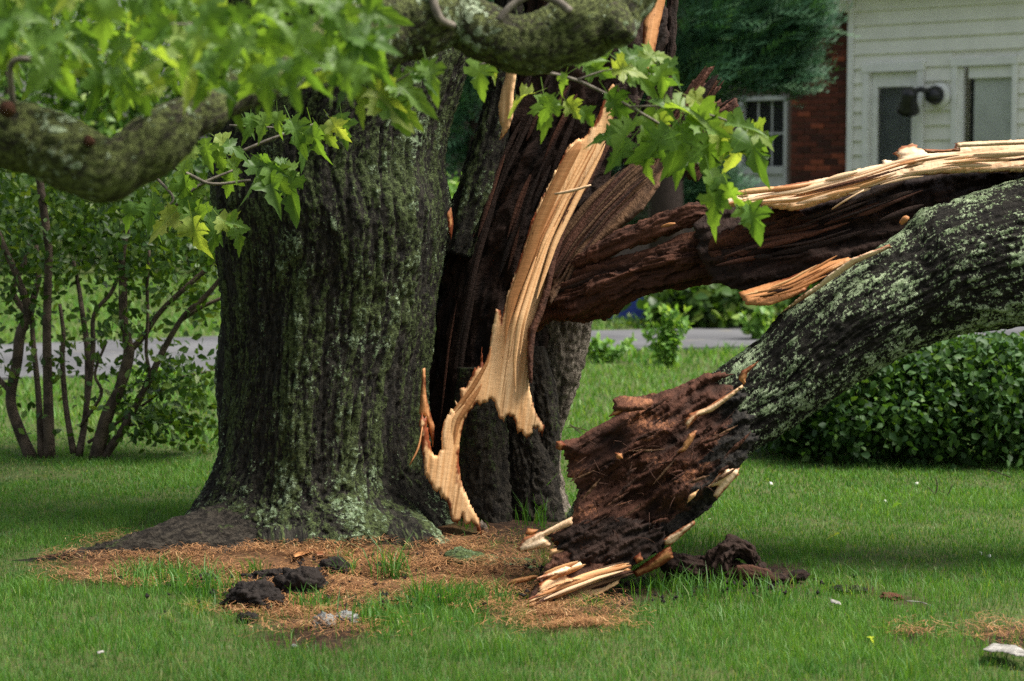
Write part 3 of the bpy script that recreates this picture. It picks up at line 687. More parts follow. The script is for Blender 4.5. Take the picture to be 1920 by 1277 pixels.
child('dark_room', bevel_box('dark_room', bw0, bw1, BI+.2, BI+.22, zs-.1, bz1, M['dark'], 0), bwin)
for f in (.33, .66):
    xx = bw0+.07+(bw1-bw0-.12)*f; child('muntin', bevel_box('muntin', xx-.012, xx+.012, BI+.045, BI+.058, zs, bz1-.07, M['trim_shaded'], 0), bwin)
zz = (zs+bz1-.07)/2; child('muntin', bevel_box('muntin', bw0+.07, bw1-.05, BI+.043, BI+.056, zz-.015, zz+.015, M['trim_shaded'], 0), bwin)
# eaves and roof
ze = W(1575, 24)[1]
part('soffit', -9, XB-.01, -.45, BI+.25, ze, ze+.18, 'trim', bev=.01); part('soffit', XB, XE, -.55, .20, ZT+.0, ZT+.2, 'trim', bev=.01)
V, F = box_np(-9, XE, -.6, 6, ZT+.2, ZT+.3); V[V[:, 1] > 1, 2] += 2.4
child('roof', mesh_np('roof', V, [F[:, ::-1]], M['roof'], False), house)
part('side_wall', XE-.2, XE, .2, 6, 0, ZT, 'siding', bev=0); part('back_wall', -9, XE, 5.8, 6, 0, ZT, 'siding', bev=0)

# wall lamp between door and window
def lathe(name, prof, mat, n=20):
    V = []; F = []
    for k, (r_, z_) in enumerate(prof):
        for j in range(n): a_ = 2*math.pi*j/n; V.append((r_*math.cos(a_), r_*math.sin(a_), z_))
    for k in range(len(prof)-1):
        for j in range(n): F.append((k*n+j, k*n+(j+1) % n, (k+1)*n+(j+1) % n, (k+1)*n+j))
    return mesh_np(name, np.array(V), [np.array(F)], mat, True)
lx, lz = W(1764, 179)
Hm = Matrix.Translation(Vector(HO)) @ Matrix.Rotation(HR, 4, 'Z')
lamp_at = Hm @ Vector((lx, -.02, lz))
lamp = empty('wall_lamp', lamp_at, 'black swivel flood lamp on round base between door and window', 'wall lamp', rot=HR)
lamp.scale = (1.85, 1.85, 1.85)
def lampart(name, me, loc, rx=0, ry=0, parent=lamp):
    o = child(name, me, parent, loc); o.rotation_euler = (rx, ry, 0); return o
lampart('base_plate', lathe('base_plate', [(0, .045), (.06, .04), (.095, .02), (.10, 0), (0, 0)], M['trim']), (0, 0, 0), R(90))
lampart('canopy', lathe('canopy', [(0, .13), (.03, .125), (.062, .10), (.075, .05), (.072, .035), (0, .035)], M['metal']), (-.015, 0, 0), R(90))
me = None
V, F, g_, h_ = tube_np(np.array([(-.02, -.11, .02, .022), (-.08, -.15, .045, .022), (-.12, -.17, .03, .022), (-.14, -.18, -.01, .022)]), 10)
lampart('arm', mesh_np('arm', V, F, M['metal']), (0, 0, 0))
hd = lampart('hood', lathe('hood', [(0, .09), (.045, .085), (.06, .06), (.062, 0), (.075, -.06), (.09, -.10), (.085, -.10), (.06, -.02), (0, .03)], M['metal']), (-.155, -.19, -.03), R(28), R(24))
child('lens', lathe('lens', [(0, -.085), (.06, -.09), (.083, -.098), (.083, -.088), (0, -.07)], M['lens']), hd)

#=BACK=
# ------------------------------------------------------------------ background trees and shrubs
def far_tree(name, label, u, Y, zc, rad, n, leaf, mat, trunk_r=.12, group='trees closing off the yard', k=40, upb=.5):
    x = (u-CX)/FPX*Y; e = empty(name, (x, Y, 0), label, 'tree', group)
    V, F, g_, h_ = tube_np(np.array([(x, Y, -.1, trunk_r*1.3), (x+.05, Y, zc*.5, trunk_r), (x, Y+.05, zc, trunk_r*.6), (x-.05, Y, zc+rad[2]*.6, trunk_r*.2)]), 8)
    obj('trunk', mesh_np('trunk', V, F, M['stem'], True, {'grain': g_, 'h': h_}), e)
    C = clump((x, Y, zc), rad, n, k); C = C[C[:, 2] > .05]
    foliage('crown', C, np.full(len(C), leaf), mat, e, upb=upb)
    return e
far_tree('background_tree', 'dark broadleaf tree at the far left behind the shrub stems', 20, 38, 3.0, (2.8, 1.6, 2.9), 5200, .20, M['leaf_far'])
far_tree('background_tree', 'broadleaf tree beyond the lawn seen between the shrub stems', 250, 40, 2.9, (2.6, 1.6, 2.8), 5200, .20, M['leaf_far'])
far_tree('background_tree', 'broadleaf tree beyond the lawn close beside the big trunk', 470, 39, 3.1, (2.8, 1.6, 3.0), 5000, .20, M['leaf_far'])
far_tree('background_tree', 'broadleaf tree hidden behind the big maple trunk', 760, 40, 3.3, (3.0, 1.6, 3.2), 5000, .20, M['leaf_far'])
for u, lb in ((-150, 'low dark bush at far left edge beyond the lawn'), (90, 'low dark bush beyond the lawn behind the leftmost shrub stems'), (300, 'low dark bush beyond the lawn in the middle of the shrub stems'), (500, 'low dark bush beyond the lawn next to the big trunk'), (720, 'low dark bush behind the big trunk')):
    x = (u-CX)/FPX*35; e = empty('background_bush', (x, 35, 0), lb, 'bush', 'bushes along the far lawn edge')
    C = clump((x, 35, .75), (1.25, .6, .9), 3000, 30); C = C[C[:, 2] > .02]; foliage('foliage', C, np.full(len(C), .13), M['leaf_shrub'], e)

x = (862-CX)/FPX*22; e = empty('background_bush', (x, 22, 0), 'bright sunlit bush glimpsed in the fork between the two stems', 'bush')
C = clump((x, 22, 1.05), (.45, .4, .55), 1500, 24); C = C[C[:, 2] > .02]; foliage('foliage', C, np.full(len(C), .10), M['leaf_weed'], e)
# conifer beside the house
def conifer(name, label, u, Y, clumps, n, mat, size=.34, trunk_r=.2, ztop=7.0):
    x = (u-CX)/FPX*Y; e = empty(name, (x, Y, 0), label, 'tree')
    V, F, g_, h_ = tube_np(np.array([(x, Y, -.1, trunk_r*1.25), (x, Y, 1.5, trunk_r), (x+.1, Y, 3, trunk_r*.8), (x, Y, ztop, .04)]), 10)
    obj('trunk', mesh_np('trunk', V, F, M['twig_dark'], True, {'grain': g_, 'h': h_}), e)
    C = []; O = []
    for (cu, cv, cy, ru, rv, wt) in clumps:
        c0 = P(cu, cv, cy); px = FPX/cy; k = int(n*wt)
        cc = unit(max(6, k//40))*rng.uniform(.5, 1, (max(6, k//40), 1))*np.array([ru/px, ru/px*.7, rv/px]) + c0
        i = rng.integers(0, len(cc), k); C.append(cc[i]+rng.normal(size=(k, 3))*[.13, .13, .09]); O.append(cc[i]-np.array([x, Y, cc[i][:, 2].mean()*.9]))
    C = np.concatenate(C); O = np.concatenate(O); n = len(C)
    D = O/np.linalg.norm(O, axis=1)[:, None]*.8 + unit(n)*.55 + [0, 0, .25]; D /= np.linalg.norm(D, axis=1)[:, None]
    N = unit(n)*.5 + [0, -.3, .8]; S = np.cross(D, N); S /= np.linalg.norm(S, axis=1)[:, None]; L = size*rng.uniform(.6, 1.25, n)
    Vs = []; nn = 7
    for q in range(nn):
        f = q/nn; sgn = 1 if q % 2 else -1; a0 = C + D*(f*L)[:, None]; tip = a0 + (D*.75 + S*sgn*.65)*(L*.42*(1-f*.45))[:, None] + N*(.04*L)[:, None]
        wd = D*(.055*L)[:, None]; Vs += [a0-wd, a0+wd, tip]
    Vs = np.stack(Vs, 1).reshape(-1, 3); T = np.arange(len(Vs)).reshape(-1, 3)
    obj('crown', mesh_np('crown', Vs, [T], mat, True, {'rnd': np.repeat(rng.uniform(0, 1, n), nn*3)}), e, kind='stuff')
    return e
conifer('conifer_tree', 'feathery blue green conifer overhanging the brick corner of the house', 1250, 27.0,
        [(1400, 60, 27.2, 130, 70, .22), (1480, 20, 27, 60, 50, .09), (1330, 120, 27, 110, 50, .15), (1440, 140, 27.2, 70, 35, .09), (1290, 20, 26.8, 90, 80, .13), (1220, 220, 27.6, 80, 80, .07), (1300, 190, 27.6, 70, 40, .05), (1150, 120, 27.8, 110, 120, .09), (1380, -80, 27, 160, 70, .10)], 9000, M['conifer'])
conifer('conifer_tree', 'dark conifer seen through the gap between the two stems', 900, 26.0,
        [(880, 200, 26, 90, 110, .4), (930, 120, 26, 110, 110, .3), (860, 40, 26, 130, 90, .3)], 4200, M['conifer'])
conifer('conifer_tree', 'dark conifer behind the rotten limb beside the house wall', 1120, 28.0,
        [(1250, 320, 28.3, 90, 70, .3), (1180, 330, 28.3, 100, 90, .25), (1300, 360, 28.3, 60, 60, .2), (1100, 300, 28, 120, 120, .25)], 3600, M['conifer'])

def bush(name, label, cu, cv_base, wpx, hpx, n, leaf, mat, cat='shrub', group=None, depth=.5, k=60, wr=.7, stems=6):
    b = G(cu, cv_base); Y = b[1]; px = FPX/Y; e = empty(name, b, label, cat, group)
    rad = np.array([wpx/px/2, depth, hpx/px*.55]); cen = b + [0, 0, hpx/px*.5]
    C = clump(cen, rad, n, k, .20); C = C[(C[:, 2] > .03)]
    top = hpx/px*(.86+.14*perlin(np.c_[C[:, :1]*3, C[:, 1:2]*0, C[:, 1:2]*0])); C = C[C[:, 2] < top]
    foliage('foliage', C, np.full(len(C), leaf), mat, e, wr=wr, upb=.6)
    for s_ in range(stems):
        a = rng.uniform(-.6, .6); q = np.array([(b[0]+a*rad[0]*.5, Y, -.03, .012), (b[0]+a*rad[0]*.8, Y+.05, cen[2], .009), (b[0]+a*rad[0]*1.1, Y, cen[2]*1.6, .004)])
        V, F, g_, h_ = tube_np(q, 6); obj('stem', mesh_np('stem', V, F, M['stem'], True, {'grain': g_, 'h': h_}), e)
    return e
bush('leafy_shrub', 'broad leafy green shrub under the fallen log at the right edge', 1860, 868, 330, 275, 8200, .049, M['leaf_hedge'], group='shrubs behind the fallen log', depth=.42)
bush('leafy_shrub', 'leafy green shrub under the middle of the fallen log', 1650, 862, 300, 260, 7800, .049, M['leaf_hedge'], group='shrubs behind the fallen log', depth=.42)
bush('leafy_shrub', 'dark low shrub beside the torn end of the fallen log', 1490, 850, 180, 170, 2400, .055, M['leaf_hedge'], group='shrubs behind the fallen log', depth=.35)
bush('leafy_shrub', 'leafy green shrub just beyond the right frame edge', 2100, 868, 300, 285, 1800, .085, M['leaf_hedge'], group='shrubs behind the fallen log', depth=.42)
bush('ivy_mound', 'dark ivy mound below the brick wall beyond the driveway', 1350, 612, 230, 95, 1500, .16, M['leaf_shrub'], depth=.6)
bush('ivy_mound', 'dark ground cover beside the blue bin beyond the driveway', 1190, 612, 260, 16, 260, .06, M['leaf_shrub'], depth=.5, stems=2)
bush('ivy_mound', 'dark shrub bank beneath the conifer in front of the house', 1560, 600, 400, 160, 2600, .16, M['leaf_shrub'], depth=.7)

def weed(label, u, v, hpx, n_st, spread, leaf, mat='leaf_weed'):
    b = G(u, v); px = FPX/b[1]; e = empty('leafy_weed', b, label, 'plant', 'leafy weeds in the lawn'); Cs = []; Ds = []
    for s_ in range(n_st):
        a = rng.uniform(-1, 1); hh = hpx/px*rng.uniform(.55, 1); q = np.array([(b[0]+a*.04, b[1], 0, .005), (b[0]+a*spread*.5, b[1]+rng.uniform(-.05, .05), hh*.6, .004), (b[0]+a*spread, b[1]+rng.uniform(-.1, .1), hh, .002)])
        V, F, g_, h_ = tube_np(q, 5); obj('stem', mesh_np('stem', V, F, M['leaf_stem'], True, {'grain': g_, 'h': h_}), e)
        t_ = np.repeat(np.linspace(.12, 1, 12), 3); Cs.append(np.stack([np.interp(t_, [0, .6, 1], q[:, j]) for j in range(3)], 1))
    C = np.concatenate(Cs); foliage('foliage', C, np.full(len(C), leaf), M[mat], e, wr=.6, upb=.6, dirb=(0, -.1, .25))
M['leaf_stem'] = mat_plain('green_stem', (.12, .2, .05), .6, .3, .2, 10)
weed('tall bright green weed growing at the near driveway edge', 1250, 690, 120, 12, .20, .075)
weed('small fresh green sprig beside the upper edge of the fallen log', 1420, 640, 75, 6, .14, .10)
weed('yellowish clump of weeds at the driveway edge behind the stump', 1130, 680, 45, 9, .28, .07)
weed('low green weed at the driveway edge left of the trunk', 285, 720, 30, 6, .2, .06)

# blue bin beyond the driveway
bb = G(1178, 600); M['blue'] = mat_plain('blue_plastic', (.018, .035, .20), .45, .4, .12, 6)
bn = empty('recycling_bin', bb, 'blue plastic bin standing beyond the driveway under the limb', 'bin')
V, F = box_np(-.27, .27, -.22, .22, 0, .55); V[V[:, 2] < .1, :2] *= .82
child('tub', mesh_np('tub', V, [F[:, ::-1]], M['blue'], False), bn)
child('rim', bevel_box('rim', -.295, .295, -.245, .245, .55, .59, M['blue'], .01), bn)
child('lid', bevel_box('lid', -.285, .285, -.235, .235, .59, .64, M['blue'], .015), bn)
for s_ in (-1, 1): child('handle', bevel_box('handle', s_*.31-.015, s_*.31+.015, -.08, .08, .50, .545, M['blue'], .005), bn)

# multi-stemmed shrub at the left
SB = G(130, 858); shrub = empty('crape_myrtle', SB, 'multi stemmed shrub with smooth brown stems at the left', 'shrub')
Ys = SB[1]
stems = [[(60, 862, 15), (34, 800, 13), (20, 748, 12), (32, 678, 12), (38, 627, 12), (52, 582, 10), (34, 523, 8), (14, 478, 7), (-10, 420, 6)],
         [(52, 590, 8), (24, 545, 7), (45, 495, 6), (60, 440, 4)], [(58, 575, 8), (72, 520, 7), (68, 460, 5)],
         [(93, 862, 14), (90, 730, 11), (88, 627, 10), (90, 523, 9), (91, 465, 9), (80, 380, 9), (72, 310, 8), (66, 200, 6)],
         [(138, 850, 8), (124, 765, 6.5), (117, 678, 6), (119, 627, 5), (112, 570, 4)], [(148, 856, 9), (162, 765, 7), (164, 661, 7), (155, 592, 6), (148, 541, 5), (138, 489, 4)],
         [(160, 790, 6), (174, 661, 6), (176, 592, 5), (207, 551, 5), (222, 520, 4)], [(179, 864, 17), (200, 782, 15), (224, 730, 13), (241, 668, 13), (238, 634, 11), (231, 592, 10), (231, 523, 10), (229, 480, 8), (240, 420, 6)],
         [(246, 655, 8), (270, 630, 6.5), (303, 582, 6), (362, 527, 6), (403, 492, 5), (440, 460, 4)], [(193, 860, 11), (234, 799, 9), (262, 748, 8), (283, 706, 8), (307, 655, 7), (345, 592, 6), (383, 558, 6), (420, 515, 5)],
         [(165, 830, 4), (221, 792, 4), (276, 754, 3.5), (310, 727, 3), (345, 706, 3), (412, 694, 2.5)], [(283, 706, 4.5), (274, 660, 4), (277, 600, 4), (276, 534, 4), (280, 470, 3)],
         [(150, 800, 4), (190, 740, 4), (178, 700, 3.5), (200, 640, 3)], [(340, 600, 5), (380, 575, 4.5), (425, 555, 4)], [(230, 800, 3), (300, 790, 2.5), (360, 800, 2)], [(20, 735, 7), (-10, 700, 6), (-40, 640, 5)], [(78, 862, 9), (72, 740, 7), (62, 640, 6), (58, 560, 5)]]
SP = []
for s_ in stems:
    dy = rng.uniform(-.25, .25)
    pts = [(a, b, Ys+dy*(862-b)/300*.8, c*.84) for a, b, c in s_]
    tube('stem', pts, M['stem'], shrub, 9, 5)
    q = resample(np.array([(a, b, y) for a, b, y, _ in pts]), 40, 1); SP.append(P(q[:, 0], q[:, 1], q[:, 2]))
SP = np.concatenate(SP)
C1 = SP[rng.integers(0, len(SP), 3600)] + rng.normal(size=(3600, 3))*[.12, .16, .10]
vv = 330-(C1[:, 2]-CAMZ)/C1[:, 1]*FPX; keep = (rng.uniform(0, 1, len(C1)) < np.interp(vv, [440, 520, 560, 640, 720, 860], [1, .7, .22, .18, .14, .04])); C1 = C1[keep]
c0 = P(rng.uniform(-60, 440, 60), rng.uniform(310, 500, 60), Ys + rng.uniform(-.4, .5, 60)); C2 = c0[rng.integers(0, 60, 2300)] + rng.normal(size=(2300, 3))*[.10, .12, .055]
c0 = P(rng.uniform(240, 415, 26), rng.uniform(690, 835, 26), Ys + rng.uniform(-.3, .3, 26)); C3 = c0[rng.integers(0, 26, 800)] + rng.normal(size=(800, 3))*[.08, .08, .045]
c0 = P(rng.uniform(0, 415, 26), rng.uniform(520, 690, 26), Ys + rng.uniform(-.3, .3, 26)); C4 = c0[rng.integers(0, 26, 420)] + rng.normal(size=(420, 3))*[.07, .08, .05]
C = np.concatenate([C1, C2, C3, C4]); foliage('foliage', C, np.full(len(C), .058), M['leaf_shrub'], shrub, wr=.55)

#=TREE=
# ------------------------------------------------------------------ the broken maple (standing part)
YT = 9.52
tree = empty('broken_maple', G(640, 1010), 'huge split maple with lichened trunk and torn pale sapwood', 'tree')
def yy(pts, Y, Y0=None):
    if Y0 is None: return [(a, b, Y) for a, b in pts]
    n_ = len(pts)-1; return [(a, b, Y0+(Y-Y0)*min(1, k/n_*1.6)) for k, (a, b) in enumerate(pts)]
A = yy([(300, 1062), (330, 1010), (362, 945), (384, 900), (399, 860), (405, 840), (410, 700), (416, 600), (412, 540), (402, 440), (394, 380), (392, 300), (396, 200), (410, 80), (430, -60), (450, -220), (470, -420), (490, -700)], YT)
B = yy([(905, 1062), (880, 1025), (858, 985), (838, 945), (806, 908), (790, 870), (786, 800), (796, 700), (809, 630), (818, 560), (836, 480), (845, 400), (838, 355), (828, 314), (836, 240), (862, 165), (886, 100), (890, -20), (860, -250), (800, -700)], YT)
def tr(t): return .98 + .22*max(0, 1-t/.10)
body('trunk', A, B, M['bark'], tree, 520, 420, tr, d_bark(.027, 22, .055, .45, .003, .075), sm=1.2)
# roots
M['root'] = mat_bark('root_bark', (.012, .009, .007), (.055, .042, .032), (.035, .04, .015), (.2, .24, .17), .02, -.18, 60)
body('root', yy([(520, 930), (430, 945), (366, 962), (300, 985), (215, 1014), (110, 1034), (20, 1052), (-20, 1060)], 8.78, 9.30), yy([(600, 1060), (520, 1062), (430, 1064), (340, 1066), (230, 1064), (120, 1066), (30, 1066), (-20, 1068)], 8.74, 9.02), M['bark_dark'], tree, 200, 110, .40, d_bark(.030, 20, .05, .7))
body('root', yy([(560, 950), (600, 985), (630, 1020), (645, 1050)], 8.96, 9.40), yy([(470, 950), (470, 990), (472, 1030), (476, 1060)], 8.96, 9.40), M['bark'], tree, 80, 70, .55, d_bark(.026, 14, .02, .5))
body('root', yy([(760, 930), (790, 960), (830, 1005), (876, 1050)], 9.0, 9.45), yy([(650, 950), (664, 990), (680, 1030), (690, 1060)], 8.98, 9.42), M['bark'], tree, 80, 70, .5, d_bark(.026, 14, .02, .5))
# second stem: bark shell at the left and low down, charred rotten hollow facing us
M['stem2'] = M['rot_dark']
body('rotten_heartwood', yy([(806, 1020), (798, 930), (800, 850), (803, 770), (806, 690), (818, 600), (836, 500), (850, 410), (868, 380), (898, 300), (930, 200), (945, 100), (952, -40), (955, -260)], 9.86), yy([(1050, 1010), (1035, 930), (1028, 850), (1015, 770), (1010, 690), (1022, 600), (1045, 510), (1080, 430), (1128, 340), (1180, 240), (1222, 120), (1242, 20), (1255, -100), (1262, -260)], 9.86), M['rot_dark'], tree, 300, 200, .72, d_rot(.035, 14, .06, .12, .006))
body('bark_shell', yy([(842, 470), (850, 408), (862, 372), (886, 300), (908, 236), (926, 170), (937, 100), (944, -20), (948, -260)], 9.74), yy([(868, 480), (890, 420), (915, 360), (935, 290), (946, 236), (956, 170), (962, 100), (966, -20), (970, -260)], 9.60), M['bark'], tree, 130, 60, .9, d_bark(.022, 18, .015, .4), label='lichened bark along the left edge of the hollow stem')
body('bark_fold', yy([(872, 690), (862, 770), (856, 850), (862, 920), (885, 980), (900, 1020)], 9.50), yy([(930, 690), (938, 765), (950, 830), (955, 900), (958, 960), (962, 1020)], 9.62), M['bark_dark'], tree, 120, 70, .7, d_bark(.03, 14, .03, .6), label='dark mossy bark folded under the torn arch')
body('bark_fold', yy([(940, 690), (938, 790), (945, 850), (952, 910), (955, 1000)], 9.62), yy([(990, 690), (1012, 805), (1040, 870), (1050, 920), (1075, 1005)], 9.66), M['bark_dark'], tree, 120, 80, .55, d_bark(.035, 16, .03, .7), label='black furrowed bark at the foot of the hollow stem')
# grey rear stem
body('rear_stem', yy([(990, 560), (996, 640), (1003, 720), (1012, 790), (1016, 850), (1012, 920), (985, 1000)], 9.92), yy([(1118, 575), (1104, 630), (1088, 690), (1068, 760), (1054, 820), (1052, 880), (1064, 940), (1092, 1002)], 9.92), M['bark_grey'], tree, 180, 120, .8, d_bark(.020, 20, .03, .4, .003))
body('bark_fold', yy([(992, 650), (1000, 720), (1012, 790), (1020, 850), (1010, 920), (1000, 985)], 9.66), yy([(1016, 650), (1036, 720), (1040, 780), (1046, 850), (1050, 920), (1062, 990)], 9.72), M['bark_dark'], tree, 130, 60, .8, d_bark(.028, 20, .02, .7), label='twisted dark bark beside the sapwood strip')
# brown rotten fan right of the strip
plate('rotten_fan', [(1020, 545), (1040, 480), (1075, 420), (1120, 365), (1165, 315), (1205, 290), (1238, 288), (1246, 308), (1236, 350), (1205, 395), (1160, 432), (1110, 470), (1060, 530), (1030, 575)], [(1020, 545, 9.55), (1240, 290, 9.75), (1110, 470, 9.5)], M['rot_fan'], tree, .16, 50, 4, .09, 50, d_rot(.035, 16, .03, .1, .003))
body('rotten_fan', yy([(1150, 300), (1190, 220), (1230, 140), (1250, 60), (1258, -60), (1262, -200)], 10.0), yy([(1215, 330), (1240, 260), (1262, 180), (1262, 110), (1268, -60), (1272, -200)], 9.95), M['rot_dark'], tree, 80, 60, .9, d_rot(.03, 14, .03))
# brown splinter tips
for k, (pl, Yk) in enumerate(([((1240, 330), (1250, 240), (1275, 185), (1300, 150), (1328, 128), (1340, 122), (1330, 142), (1320, 158), (1345, 158), (1350, 168), (1330, 190), (1350, 192), (1318, 212), (1300, 250), (1290, 330)), 9.7], [((1270, 330), (1295, 250), (1320, 215), (1352, 192), (1380, 186), (1388, 196), (1376, 204), (1384, 212), (1352, 222), (1362, 232), (1335, 250), (1340, 290), (1310, 340)), 9.62])):
    plate('splintered_tip', pl, [(1250, 300, Yk), (1340, 150, Yk+.05), (1330, 290, Yk)], M['rot_red'], tree, .10, 50, 4, .05, 25, d_rot(.035, 26, .02, .08, .004), jag=5)
# sapwood: main strip with its forked foot
SAP = [(1152, 158), (1155, 199), (1146, 237), (1139, 262), (1114, 321), (1078, 372), (1057, 419), (1038, 486), (1027, 540), (1015, 581), (998, 621), (993, 662), (992, 723), (1001, 764), (1021, 801), (1017, 815), (1008, 804), (1000, 805), (996, 816), (988, 821), (978, 810), (970, 813), (964, 784), (951, 776), (945, 788), (935, 784), (930, 762), (921, 746), (910, 756), (898, 758), (890, 760), (880, 772), (870, 788), (862, 825), (860, 866), (866, 907), (882, 947), (898, 972), (903, 1006), (892, 990), (884, 978), (874, 986), (866, 970), (858, 982), (848, 976), (837, 939), (809, 911), (797, 890), (791, 841), (786, 793), (791, 776), (799, 784), (805, 825), (811, 850), (817, 854), (829, 841), (827, 815), (831, 793), (846, 768), (857, 767), (853, 752), (864, 758), (862, 729), (873, 726), (878, 718), (890, 691), (900, 688), (903, 652), (907, 687), (917, 658), (923, 613), (931, 577), (938, 583), (940, 604), (951, 552), (964, 518), (978, 476), (985, 455), (996, 415), (1014, 376), (1029, 346), (1042, 320), (1050, 304), (1062, 280), (1076, 264), (1095, 260), (1108, 240), (1118, 226), (1131, 190), (1146, 158)]
plate('sapwood_strip', SAP, [(1150, 160, 9.50), (1000, 600, 9.22), (900, 1000, 9.22), (795, 850, 9.14)], M['sap'], tree, .09, 82, 3.0, .014, 6, d_sap(.0045, 22), jag=3.2)
body('sapwood_ridge', yy([(1076, 266), (1052, 304), (1030, 348), (1000, 415), (984, 470), (966, 520), (952, 556), (944, 606), (943, 650)], 9.20), yy([(1098, 262), (1072, 312), (1048, 362), (1020, 425), (1002, 478), (984, 524), (970, 558), (957, 606), (950, 650)], 9.20), M['sap_or'], tree, 150, 24, .5, d_sap(.006, 30), taper_end=(.05, .2), label='darker orange fibre ridge on the left of the strip')
plate('cambium_edge', [(1146, 237), (1152, 250), (1145, 270), (1120, 328), (1084, 380), (1062, 430), (1043, 490), (1032, 545), (1020, 585), (1004, 625), (1000, 664), (998, 720), (992, 720), (988, 662), (992, 618), (1008, 578), (1020, 538), (1030, 484), (1050, 417), (1072, 370), (1108, 318), (1134, 260)], [(1146, 237, 9.46), (1000, 620, 9.24), (1000, 715, 9.23)], M['rot_red'], tree, .12, 75, 4, .03, 10, d_rot(.008, 30, .005), jag=1.5, label='reddish inner bark edging the sapwood strip')
plate('sapwood_strip', [(1256, -90), (1262, -30), (1247, 3), (1238, 42), (1230, 85), (1226, 123), (1221, 170), (1207, 174), (1204, 106), (1206, 42), (1220, 13), (1228, -30), (1236, -90)], [(1240, 0, 9.5), (1215, 170, 9.42), (1206, 60, 9.45)], M['sap_or'], tree, .08, 80, 4, .025, 14, d_sap(.009, 26), label='orange sapwood strip at the top right of the hollow stem')
plate('sapwood_strip', [(952, 60), (972, 60), (968, 144), (963, 178), (962, 218), (955, 240), (945, 256), (936, 264), (941, 240), (936, 230), (934, 199), (940, 169), (948, 144)], [(960, 100, 9.42), (940, 250, 9.42), (962, 200, 9.40)], M['sap'], tree, .07, 85, 3.5, .02, 10, d_sap(.008, 26), label='short sapwood strip on the left edge of the hollow stem')
tube('splinter', [(1040, 364, 9.12, 2), (1075, 357, 9.08, 3.2), (1108, 347, 9.05, 1.6)], M['sap_pale'], tree, 6, 3)
tube('splinter', [(792, 800, 9.06, 1), (784, 840, 9.02, 2.2), (768, 872, 9.0, .8)], M['sap_or'], tree, 6, 3)
plate('splinter', [(786, 776), (792, 690), (797, 690), (799, 740), (806, 770), (815, 800), (812, 840), (803, 800), (797, 782)], [(790, 700, 9.2), (810, 840, 9.2), (800, 700, 9.2)], M['sap_or'], tree, .05, 90, 4, .02, 6, d_sap(.01, 30), label='rusty splinter between trunk and hollow')
plate('splinter', [(838, 400), (846, 388), (850, 420), (846, 450), (840, 430)], [(838, 400, 9.3), (850, 420, 9.35), (846, 450, 9.35)], M['sap_or'], tree, .04, 90, 3, .01, 5, d_sap(.01, 30), label='small red splinter in the fork of the two stems')
plate('splinter', [(893, 985), (903, 975), (915, 990), (918, 1015), (900, 1022), (904, 1004)], [(893, 985, 9.2), (915, 990, 9.2), (905, 1020, 9.2)], M['bark_grey'], tree, .04, 90, 3, .01, 6, d_bark(.01, 30, .01))
def slats(path, half, n, mats, parent, Yfn, seed, ln=(.25, .6), wpx=(2.5, 6)):
    r_ = np.random.default_rng(seed); q = resample(path, 200, 2); T = np.gradient(q, axis=0); T /= np.linalg.norm(T, axis=1)[:, None]; N_ = np.c_[-T[:, 1], T[:, 0]]
    for k in range(n):
        l = r_.uniform(*ln); t0 = r_.uniform(0, 1-l); i0, i1 = int(t0*199), int((t0+l)*199); o_ = r_.uniform(-1, 1)*half; w_ = r_.uniform(*wpx); dr = r_.uniform(-7, 7)
        c_ = q[i0:i1:6] + N_[i0:i1:6]*(o_ + dr*np.linspace(0, 1, len(q[i0:i1:6])))[:, None]; a_ = c_+N_[i0:i1:6]*w_; b_ = c_-N_[i0:i1:6]*w_; dpt = r_.uniform(-.012, .012)
        body('fibre', [(u, v, Yfn(u, v)+dpt) for u, v in a_], [(u, v, Yfn(u, v)+dpt) for u, v in b_], M[mats[k % len(mats)]], parent, 46, 10, .6, d_sap(.003, 40), taper_end=(.35, .35))
slats([(1150, 170), (1120, 268), (1064, 370), (1024, 450), (994, 540), (974, 610), (966, 680), (970, 740), (986, 800)], 15, 12, ('sap', 'sap', 'sap_or'), tree, lambda u, v: 9.205+max(0, 600-v)*.00062, 3)
slats([(935, 620), (925, 680), (895, 735), (855, 790), (845, 850), (850, 900), (880, 965)], 12, 6, ('sap', 'sap_or', 'sap'), tree, lambda u, v: 9.17, 4)
slats([(1035, 530), (1080, 455), (1130, 395), (1185, 340), (1232, 305)], 34, 34, ('rot_fan', 'rot_fan', 'rot_red', 'rot_brown'), tree, lambda u, v: 9.43+.0007*(u-1035), 8, (.3, .8), (2, 6))
slats([(830, 800), (850, 650), (885, 480), (935, 330), (1000, 180), (1040, 60)], 22, 16, ('rot_dark', 'rot_dark', 'rot_red'), tree, lambda u, v: 9.62, 9, (.12, .4), (2, 6))
slats([(940, 560), (990, 380), (1060, 220), (1110, 120)], 30, 14, ('rot_dark', 'rot_red', 'rot_dark'), tree, lambda u, v: 9.58, 10, (.15, .4), (2, 6))
slats([(1238, 330), (1275, 240), (1312, 178), (1350, 126)], 24, 18, ('rot_red', 'rot_dark', 'rot_red'), tree, lambda u, v: 9.60, 12, (.4, .95), (2, 5))
slats([(1262, 330), (1312, 258), (1350, 218), (1392, 190)], 22, 16, ('rot_red', 'rot_dark', 'rot_brown'), tree, lambda u, v: 9.55, 13, (.4, .95), (2, 5))
